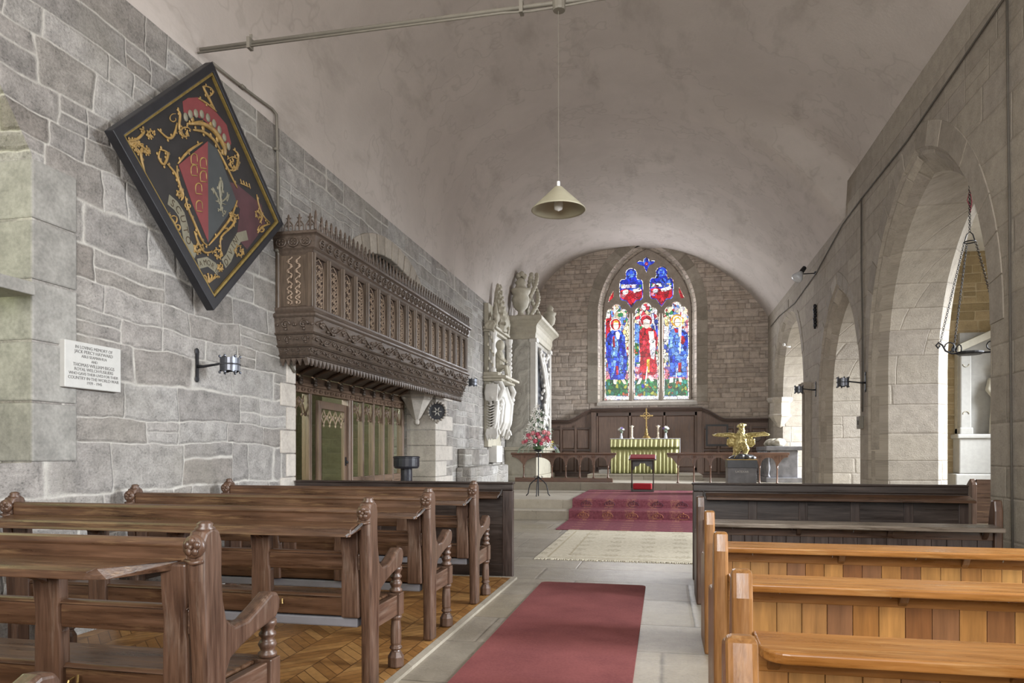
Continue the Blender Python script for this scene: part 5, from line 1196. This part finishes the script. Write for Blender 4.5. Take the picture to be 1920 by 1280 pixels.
for k in range(8): mb.tube([(.08+.02*k,-.03,3.9),(.06+.03*k,-.06,3.98+.03*(k%3)),(.09+.02*k,-.03,4.1)],[.02,.03,.012],6)
mb.build('leaf_carving', M['marble_warm'], mo, voxel=.012, smoothit=1)
mb = MB(); bx(mb, .42, -.02, W_+.02, 2.78, 2.84); bx(mb, .52, -.06, W_+.06, 2.84, 2.90); bx(mb, .34, -.02, W_+.02, 2.90, 2.98); mb.build('shelf_cornice', M['marble_warm'], mo, bevel=.015)
mb = MB()                                        # cherub seated on the shelf
cx0 = .26; cz = 2.98
mb.ball((cx0,yc-.25,cz+.17),(.12,.14,.14),10,8); mb.ball((cx0,yc-.24,cz+.36),(.11,.13,.16),10,8); mb.ball((cx0+.02,yc-.26,cz+.63),(.105,.11,.125),12,9)
mb.tube([(cx0,yc-.25,cz+.48),(cx0,yc-.25,cz+.56)],.06,8)
for s in (-1, 1):
    mb.tube([(cx0,yc-.25+s*.11,cz+.44),(cx0+.07,yc-.25+s*.17,cz+.32),(cx0+.15,yc-.25+s*.10,cz+.25)],[.05,.042,.03],8)
    mb.tube([(cx0+.04,yc-.25+s*.08,cz+.13),(cx0+.17,yc-.25+s*.10,cz+.14),(cx0+.2,yc-.25+s*.08,cz-.05),(cx0+.22,yc-.25+s*.08,cz-.16),(cx0+.27,yc-.25+s*.08,cz-.18)],[.07,.06,.045,.035,.025],8)
mb.build('cherub', M['marble_warm'], mo, voxel=.014, smoothit=2)
mb = MB()
for yy, x1 in ((.08,.2), (W_-.1,.3)):
    mb.lathe([(.07,2.98),(.07,3.05),(.05,3.08),(.05,3.7),(.07,3.74),(.09,3.80),(.09,3.86)], 10, (x1,yy,0))
bx(mb, .14, .1, W_-.1, 2.98, 3.95); mb.build('columns', M['marble'], mo)
mb = MB()
for k in range(7): mb.ball((.32,W_-.1+.02*math.sin(k*2),3.1+.1*k),(.06,.05,.06),7,5)
mb.build('fruit_drop', M['marble'], mo, smooth=True)
mb = MB(); bx(mb, .24, 0, W_, 3.86, 3.92); bx(mb, .30, -.03, W_+.03, 3.92, 3.98); mb.build('entablature', M['marble_warm'], mo, bevel=.012)
mb = MB()
for s in (0, 1):
    y0 = .05 if not s else W_-.05; d = 1 if not s else -1
    mb.tube([(.25,y0,3.98),(.27,y0+d*.06,4.15),(.24,y0+d*.22,4.28),(.25,y0+d*.32,4.2),(.26,y0+d*.27,4.12)],[.05,.06,.055,.045,.03],8)
    mb.ball((.26,y0+d*.03,4.2),(.07,.08,.10),8,6); mb.tube([(.26,y0+d*.03,4.28),(.26,y0+d*.03,4.5)],[.06,.015],8)
mb.tube([(.2,yc,3.95),(.22,yc,4.2),(.2,yc,4.45),(.17,yc,4.65),(.16,yc,4.85),(.15,yc,5.05)],[.18,.20,.15,.10,.07,.015],9)
for k in range(60): z = 4.02+.017*k; r_ = .27*(1-(z-4)/1.12)+.015; a = k*2.4; mb.ball((.2+r_*math.cos(a)*.8,yc+r_*math.sin(a),z),(.03,.032,.038),6,5)
mb.build('pinnacle', M['marble_warm'], mo, voxel=.012)
mb = MB(); bx(mb, .22, yc-.3, yc+.25, 1.0, 1.38); mb.tube([(.2,yc-.02+.16*math.cos(t*PI/6),1.2+.14*math.sin(t*PI/6)) for t in range(12)],.035,6,closed=True); mb.build('corbel', M['marble'], mo, bevel=.03)
# rough stone bench below it and the broken altar slab
mb = MB(); mb.box(XL, XL+.30, 13.0, 16.3, 0, .95); mb.box(XL, XL+.16, 13.1, 15.0, .95, 1.3); o = mb.build('stone_bench', M['stone_left'], bevel=.04); tag(o, 'rough pale stone ledge built against the left wall under the carved white monument', 'ledge')
# ------------------------------------------------------------------ large tomb with pilasters and urns
TX, TY0, TY1 = -3.12, 17.3, 19.75
tb = thing('tomb', 'large veined marble tomb with pilasters, cornice and urns at the left of the altar', 'tomb', (XL, TY0, .52))
D = TX-XL; TL = TY1-TY0
mb = MB(); mb.box(-.0, D-.02, .02, TL-.02, .1, 3.85); mb.build('body', M['marble_veined'], tb)
mb = MB(); mb.box(0, D+.12, -.12, TL+.1, 0, .14); mb.box(0, D+.07, -.07, TL+.05, .14, .75); mb.box(0, D+.14, -.14, TL+.1, .75, .84); mb.build('pedestal', M['marble_warm'], tb, bevel=.015)
mb = MB(); mb.box(.02, D-.14, -.02, .03, .84, 3.3); mb.build('side_panel', M['marble_veined'], tb, bevel=.006)
for y in (.12, TL-.12):
    mb = MB(); mb.box(D-.10, D+.04, y-.12, y+.12, .84, 3.5)
    for q in (-.05, .05): mb.box(D+.035, D+.052, y+q-.02, y+q+.02, .95, 3.4)
    mb.box(D-.12, D+.07, y-.15, y+.15, 3.42, 3.52); mb.build('pilaster', M['marble'], tb, bevel=.01)
CSEC = [(-.1,3.5),(.03,3.5),(.04,3.62),(.06,3.66),(.06,3.8),(.10,3.86),(.17,3.92),(.22,3.95),(.22,4.03),(.16,4.06),(-.1,4.06)]
mb = MB(); mb.loft([[(0,-o,z) for o,z in CSEC],[(D+o,-o,z) for o,z in CSEC],[(D+o,TL+o,z) for o,z in CSEC],[(0,TL+o,z) for o,z in CSEC]]); mb.build('cornice', M['marble_warm'], tb)
mb = MB(); mb.box(D-.03, D+.006, .30, TL-.30, .95, 3.38); mb.build('dark_panel', M['slate'], tb)  # flat dark panel laid between the pilasters in place of a recess
mb = MB()                                        # garland and drapery between the pilasters
mb.tube([(D+.05,.5,3.3),(D+.1,.8,2.9),(D+.12,1.1,2.4),(D+.1,1.25,1.9),(D+.08,1.0,1.5),(D+.06,.7,1.2)],[.06,.08,.09,.08,.08,.05],9)
for q in (-.12,.10): mb.tube([(D+.07,.55+q,3.2),(D+.13,.85+q*1.4,2.7),(D+.12,1.2+q,2.2),(D+.1,1.15+q*1.5,1.7),(D+.08,.8+q,1.25)],[.03,.05,.055,.05,.03],8)
for k in range(46): mb.ball((D+.10+.05*math.sin(k*2.1),.45+.9*abs(math.sin(k*.8)),1.15+.047*k),(.045,.06,.055),7,5)
mb.tube([(D+.03,.5,3.3),(D+.03,1.3,3.1),(D+.03,1.9,3.3)],.07,7); mb.build('garland', M['marble'], tb, voxel=.015, smoothit=1)
def urn(name, x, y, s):
    mb = MB(); mb.lathe([(.15*s,0),(.15*s,.06*s),(.07*s,.10*s),(.06*s,.16*s),(.16*s,.26*s),(.2*s,.42*s),(.17*s,.52*s),(.21*s,.58*s),(.23*s,.64*s),(.14*s,.66*s),(.10*s,.74*s),(.13*s,.80*s),(.05*s,.90*s),(.0,.92*s)],16,(x,y,4.06)); return mb.build(name, M['marble_warm'], tb, smooth=True)
urn('urn', .32, .35, 1.15); urn('urn', D+.02, TL-.1, .8)
mb = MB()
for k in range(44): a = k*2.2; q = 1-.5*k/44; mb.ball((.55+.17*q*math.cos(a),.85+.26*q*math.sin(a),4.08+.028*k),(.065,.07,.065),7,5)
for k in range(8): mb.ball((.34+.09*math.cos(k),.35+.09*math.sin(k),5.12+.03*(k%3)),(.07,.07,.07),7,5)
mb.build('carved_trophy', M['marble_warm'], tb, voxel=.016)
# ------------------------------------------------------------------ iron candle brackets
def sconce(label, loc, rz, up=1.0):
    t = thing('candle_bracket', label, 'candle bracket', loc, rz, 'black iron ring candle brackets')
    mb = MB(); mb.box(-.0,.008,-.018,.018,-.10,.10); mb.ball((.004,0,.115),(.008,.03,.03),8,6); mb.ball((.004,0,-.115),(.008,.03,.03),8,6); mb.build('wall_plate', M['iron'], t)
    mb = MB(); mb.tube([(.0,0,-.01),(.06,0,-.012),(.15,0,0),(.22,0,.01)],[.016,.012,.010,.010],7); mb.build('arm', M['iron'], t, smooth=True)
    mb = MB(); n = 24; r = .08; c = .30
    top = lambda k: .05+.016*abs(math.sin(k*PI/4)); ro = [[(c+rr*math.cos(2*PI*k/n), rr*math.sin(2*PI*k/n), z) for k in range(n)] for rr, z in ()]
    vs = []
    for k in range(n):
        a = 2*PI*k/n; h = .046+.018*abs(math.sin(k*PI/4+PI/8))
        for rr, z in ((r,-h),(r,h),(r-.005,h),(r-.005,-h)): vs.append((c+rr*math.cos(a), rr*math.sin(a), z))
    mb.add(vs, [(4*k+q, 4*((k+1)%n)+q, 4*((k+1)%n)+(q+1)%4, 4*k+(q+1)%4) for k in range(n) for q in range(4)])
    mb.tube([(c+(r+.003)*math.cos(2*PI*k/n),(r+.003)*math.sin(2*PI*k/n),0) for k in range(n)],.006,5,closed=True)
    for k in range(6): a = 2*PI*(k+.5)/6; mb.ball((c+r*math.cos(a),r*math.sin(a),.066),(.012,.012,.012),6,5); mb.ball((c+r*math.cos(a),r*math.sin(a),-.066),(.012,.012,.012),6,5)
    mb.build('crown_ring', M['iron_light'], t)
    mb = MB(); mb.lathe([(.01,-.03),(.07,-.03),(.075,-.02),(.01,-.015)],16,(c,0,0)); mb.build('drip_pan', M['iron'], t)
    return t
s0 = sconce('black iron ring candle bracket on the left wall beside the memorial plaque', (XL+.005, 5.33, 1.975), .06)
dup(s0, (XL+.005, 13.1, 2.56), 0, 'black iron candle bracket on the left wall past the far end of the loft')
dup(s0, (XR-.005, 10.95, 2.235), PI, 'black iron ring candle bracket on the right wall between the first and second arches')
dup(s0, (XR-.005, 14.35, 2.42), PI, 'black iron ring candle bracket on the right wall between the second and third arches')
# ------------------------------------------------------------------ tie bar with conduits, pendant lamp
tie = thing('tie_bar', 'pale horizontal tie bar with twin conduits and clips crossing under the vault', 'tie bar', (0, 5.34, 4.63))
xl, xr = XL+.0, XR-.0
mb = MB(); mb.tube([(xl+.03,0,0),(xr,0,-.0)],.017,7); mb.build('bar', M['conduit'], tie, smooth=True)
mb = MB(); mb.tube([(xl+.02,-.02,-.036),(-1.2,-.02,-.036),(-1.0,-.02,-.05),(-.77,-.02,-.045),(-.5,-.02,-.03),(xr,-.02,-.036)],.010,6); mb.build('conduit', M['conduit'], tie, smooth=True)
for x in (-3.35,-1.06,.6): mb = MB(); mb.box(x-.014,x+.014,-.04,.022,-.055,.035); mb.box(x-.012,x+.012,.0,.008,.035,.075); mb.build('clip', M['conduit'], tie)
mb = MB(); mb.lathe([(.045,-.075),(.05,-.06),(.05,.01),(.04,.02)],12,(-.77,-.02,0)); mb.build('junction_box', M['conduit'], tie)
lp = thing('pendant_lamp', 'pale cone shaped pendant lamp with a bare bulb hanging in the middle of the nave', 'lamp', (-.775, 5.32, 3.06))
mb = MB(); mb.tube([(0,0,.2),(0,0,1.50)],.0025,5); mb.build('cord', M['conduit'], lp)
mb = MB(); mb.lathe([(.012,.17),(.012,.215)],8); mb.build('cap', M['white_cloth'], lp)
mb = MB(); mb.lathe([(.03,.172),(.195,.012),(.205,.0),(.200,-.004),(.19,.008),(.026,.166)],36,cap=False); mb.build('lamp_shade', M['lampshade'], lp, smooth=True)
mb = MB(); mb.lathe([(.02,.165),(.024,.10),(.03,.07),(.036,.035),(.030,.005),(.0,-.008)],14); mb.build('bulb', M['bulb'], lp, smooth=True)
# ------------------------------------------------------------------ fittings of the right wall
def rp_(px, py, x=XR-.02): y, z = on_x(px, py, x); return (x, y, z)
mb = MB(); mb.tube([rp_(*p) for p in ((1900,-30),(1860,30),(1700,265),(1615,372),(1580,420),(1530,512),(1490,568),(1461,592),(1445,612))],.010,6)
tag(mb.build('wall_cable', M['cable'], smooth=True),'dark cable clipped along the top of the right arcade wall','cable')
mb = MB(); mb.tube([rp_(*p) for p in ((1615,372),(1615,500),(1617,600),(1617,700),(1617,772))],.012,6); tag(mb.build('wall_cable', M['cable'], smooth=True),'dark vertical cable on the right wall running down to the grey switch box','cable')
mb = MB(); mb.tube([rp_(*p) for p in ((1888,-20),(1890,200),(1893,400),(1894,600),(1896,800),(1899,1060))],.010,6); tag(mb.build('wall_cable', M['cable'], smooth=True),'dark vertical cable on the near pier at the right edge of the photo','cable')
q = rp_(1617,792,XR); sw = thing('switch_box','small grey switch box on the right wall between the two nearer arches','switch',q)
mb = MB(); mb.box(-.06,0,-.075,.075,-.09,.09); mb.build('box', M['conduit'], sw, bevel=.006)
mb = MB(); mb.box(-.07,-.06,-.02,.02,-.03,.03); mb.build('toggle', M['cable'], sw)
q = rp_(1530,512,XR); sl = thing('wall_spotlight','reflector bulb spotlight on a short arm high on the right wall','spotlight',q)
mb = MB(); mb.box(-.03,0,-.03,.03,-.03,.03); mb.tube([(-.02,0,0),(-.15,-.02,-.005),(-.24,-.04,-.01)],.010,6); mb.build('arm', M['iron'], sl)
Q = Matrix.Rotation(math.radians(35),3,'Y') @ Matrix.Rotation(math.radians(-15),3,'X')
mb = MB(); mb.lathe([(.04,.0),(.045,.02),(.04,.12),(.03,.13)],12,(-.27,-.04,.02),Q); mb.build('lamp_holder', M['iron'], sl)
mb = MB(); mb.lathe([(.04,.0),(.07,-.06),(.10,-.12),(.105,-.15),(.09,-.175),(.05,-.19),(.0,-.195)],18,(-.27,-.04,.02),Q); mb.build('reflector_bulb', M['vase_glass'], sl, smooth=True)
q = rp_(1531,592,XR); on = MB()
for k in range(7): on.ball((-.03,.02*math.sin(k*2),.18-.06*k),(.035,.05,.04),7,5)
on.tube([(-.03,0,.22),(-.03,0,-.24)],.02,6); o = on.build('iron_ornament', M['iron'], smooth=True); o.location = q; tag(o,'slim dark iron ornament fixed upright to the right wall past the second arch','ornament')
q = rp_(1478,640,XR); mb = MB(); mb.tube([(0,0,0),(-.08,0,.0),(-.12,0,.04)],.014,6); mb.ball((-.14,0,.05),(.03,.03,.04),8,6); o = mb.build('small_wall_lamp', M['white_stone'], smooth=True); o.location=(XR-.02,17.0,3.6); tag(o,'tiny white lamp on the right wall inside the chancel arch','lamp')
# hanging iron corona in the first arch
co_ = thing('hanging_corona','iron candle corona hanging on chains in the nearest arch on the right','corona',(3.2,8.5,2.3))
def chain(mb, a, b, n, r=.011):
    a, b = Vector(a), Vector(b); t = (b-a).normalized(); u = t.orthogonal().normalized(); v = t.cross(u); L = (b-a).length/n
    for k in range(n):
        c = a+(b-a)*((k+.5)/n); d = u if k % 2 else v
        mb.tube([c+t*L*.62*math.cos(w*PI/4)+d*r*math.sin(w*PI/4) for w in range(8)],.0032,4,closed=True)
mb = MB(); chain(mb,(0,0,1.30),(0,0,1.82),26); mb.build('suspension_chain', M['iron'], co_)
plain('red_cord','a84a5a',.8); mb = MB(); mb.tube([(.012,0,1.55),(-.02,.01,1.64),(.0,0,1.76),(.02,.0,1.62),(.005,0,1.5)],.005,5); mb.build('red_cord', M['red_cord'], co_)
mb = MB(); mb.tube([(.055*math.cos(k*PI/9),.055*math.sin(k*PI/9),1.19) for k in range(18)],.007,5,closed=True); mb.tube([(-.05,0,1.2),(-.03,0,1.27),(0,0,1.30),(.03,0,1.27),(.05,0,1.2)],.006,5); mb.build('top_ring', M['iron'], co_)
for k in range(3):
    a = (PI*.55, PI*1.02, -.35)[k]; mb = MB(); chain(mb,(.055*math.cos(a),.055*math.sin(a),1.18),(.30*math.cos(a),.30*math.sin(a),.09),54); mb.build('side_chain', M['iron'], co_)
    mb = MB(); mb.tube([(r_*math.cos(a),r_*math.sin(a),z) for r_,z in ((.08,0),(.18,.0),(.24,.03),(.27,.09),(.31,.12),(.335,.09),(.315,.06),(.295,.085))],.010,6); mb.tube([((.20+.05*math.cos(w))*math.cos(a),(.20+.05*math.cos(w))*math.sin(a),.07+.05*math.sin(w)) for w in [x*.6 for x in range(9)]],.007,5); mb.build('scroll_arm', M['iron'], co_, smooth=True)
mb = MB(); mb.lathe([(.02,-.02),(.11,-.015),(.13,.0),(.13,.015),(.02,.02)],20); mb.build('plate', M['iron'], co_)
# ------------------------------------------------------------------ south aisle monument with a robed figure
plain('aisle_stone', 'a3a19c', .6, 0, .06)
ay = 14.48
am = thing('aisle_monument','white wall monument with a robed statue under a grey gable in the right aisle','monument',(5.87,ay,.3))
mb = MB(); mb.box(-.62,.62,-.10,0,1.25,3.1); mb.build('niche_back', M['aisle_stone'], am)
for s in (-1,1):
    mb = MB(); mb.box(s*.56-.09,s*.56+.09,-.22,0,1.35,2.75); mb.box(s*.56-.11,s*.56+.11,-.25,0,1.25,1.38); mb.build('pilaster', M['aisle_stone'], am, bevel=.02)
    mb = MB(); mb.add([],[]); mb.prism([(s*.72,2.72),(0,3.05),(0,3.19),(s*.72,2.86)], lambda u,v,w:(u,w,v), -.3, 0); mb.build('gable', M['slate'] if False else M['marble_warm'], am, bevel=.01)
mb = MB(); mb.box(-.70,.70,-.30,0,.55,1.2); mb.box(-.74,.74,-.34,0,1.18,1.26); mb.box(-.80,.80,-.42,0,0,.55); mb.build('pedestal', M['aisle_stone'], am, bevel=.02)
mb = MB(); mb.box(-.67,-.64,-.12,0,1.25,2.75); mb.build('edge_strip', M['marble_warm'], am)
mb = MB(); f = mb.tube
f([(0,-.2,1.26),(0,-.2,1.5),(0,-.2,1.85),(0,-.2,2.12),(0,-.2,2.28),(0,-.2,2.34),(0,-.2,2.40)],[.17,.16,.15,.15,.15,.06,.055],14)
mb.ball((0,-.22,2.48),(.075,.09,.105),12,9)
for s in (-1,1):
    f([(s*.14,-.2,2.25),(s*.20,-.22,2.05),(s*.16,-.32,1.92),(s*.03,-.36,1.98)],[.06,.055,.045,.035],9)
    for k in range(4): f([(s*(.03+.04*k),-.33+.03*k,1.85),(s*(.04+.045*k),-.37+.035*k,1.5),(s*(.05+.045*k),-.36+.03*k,1.27)],[.02,.028,.03],7)
mb.build('statue', M['marble_warm'], am, voxel=.014, smoothit=2)
mb = MB(); mb.tube([(-.56+.05*math.cos(k*PI/6),-.225,1.62+.05*math.sin(k*PI/6)) for k in range(7)],.008,5); mb.tube([(-.56+.05*math.cos(k*PI/6),-.225,2.52-.05*math.sin(k*PI/6)) for k in range(7)],.008,5); mb.build('carved_motif', M['marble_warm'], am)
# bench end and pew in the aisle, glimpsed beyond the front pew
ap = thing('aisle_pew','plain oak pew end glimpsed in the right aisle under the white monument','pew',(3.9,9.4,0))
mb = MB(); mb.box(-.3,1.6,-.03,.03,.4,.92); mb.build('back', M['oak'], ap, bevel=.005)
mb = MB(); mb.prism([(-.05,0),(-.05,.86),(0,.93),(.05,.9),(.4,.6),(.4,0)], YZ, -.36, -.3); mb.build('bench_end', M['oak_z'], ap, bevel=.01)
mb = MB(); mb.box(-.3,1.6,.0,.42,.40,.44); mb.build('seat', M['oak'], ap, bevel=.005)
# carved grey tomb chest with balusters by the chancel arch
tc = thing('tomb_chest','grey stone chest with turned balusters beside the right end of the communion rail','tomb',(2.45,17.6,.52))
mb = MB(); mb.box(-.12,.7,-.05,1.8,.0,.12); mb.box(-.02,.6,.05,1.7,.12,.75); mb.box(-.12,.7,-.05,1.8,.75,.85); mb.build('chest', M['plinth'], tc, bevel=.012)
for k in range(7):
    mb = MB(); mb.lathe([(.05,.12),(.04,.16),(.025,.2),(.05,.35),(.03,.5),(.03,.6),(.05,.75)],10,(-.06,.05+.28*k,0)); mb.build('baluster', M['plinth'], tc, smooth=True)
mb = MB()
for k in range(8): mb.ball((.2+.05*math.sin(k*2),.25+.2*k,.92+.03*(k%2)),(.16,.16,.10),8,6)
mb.build('effigy', M['marble_warm'], tc, voxel=.025, smoothit=2)
# small stone ledge in the left window recess
mb = MB(); mb.box(XL-.16,XL+.10,3.36,3.66,2.2,2.28); o = mb.build('stone_bracket', M['dressed_grey'], bevel=.006); tag(o,'small stone bracket projecting beside the window recess at the left edge','bracket')
# ------------------------------------------------------------------ camera, sky, daylight, added fill lamps
cd = bpy.data.cameras.new('camera'); cam = bpy.data.objects.new('camera', cd); COL.objects.link(cam)
cam.location = (0,0,H); cam.rotation_euler = (PI/2,0,TH); cd.sensor_width = 36; cd.lens = F*36/1920; cd.shift_y = (HZ-640)/1920; cd.clip_end = 200
SC.camera = cam
w = bpy.data.worlds.new('world'); SC.world = w; w.use_nodes = True
bg = w.node_tree.nodes['Background']; bg.inputs[0].default_value = (.93,.96,1.0,1); bg.inputs[1].default_value = 1.35
def area(name, loc, rot, sx, sy, power, color=(1,1,1)):
    l = bpy.data.lights.new(name,'AREA'); l.shape='RECTANGLE'; l.size=sx; l.size_y=sy; l.energy=power; l.color=color
    o = bpy.data.objects.new(name,l); COL.objects.link(o); o.location=loc; o.rotation_euler=rot; return o
for y, p in ((.8,120),(3.8,235),(6.8,120),(9.8,120),(12.6,200),(17.6,450)): area('aisle_window_light',(6.95,y,3.0),(0,PI/2-.48,0),2.2,1.5,p,(.91,.955,1)).data.spread = math.radians(96)
area('west_fill_light',(-.5,YB+.1,3.6),(PI/2+.38,0,0),3.2,3.8,470,(1,.98,.95))  # added fill lamp behind the camera, tilted up to brighten the vault
area('left_window_light',(XL-.55,2.4,2.6),(0,-PI/2,0),1.6,1.4,6,(.92,1,.66))
area('chapel_fill_light',(-6.2,5.6,2.9),(PI/2-.1,0,0),1.5,1.4,150,(.98,1,.88))  # added lamp brightening the chapel behind the screen; its wall has no window
area('east_window_light',(-.5,YE+.25,4.5),(-PI/2,0,0),2.2,3.0,120,(.95,.97,1))
SC.view_settings.view_transform='Standard'; SC.view_settings.look='None'; SC.view_settings.exposure=0.72; SC.view_settings.gamma=1
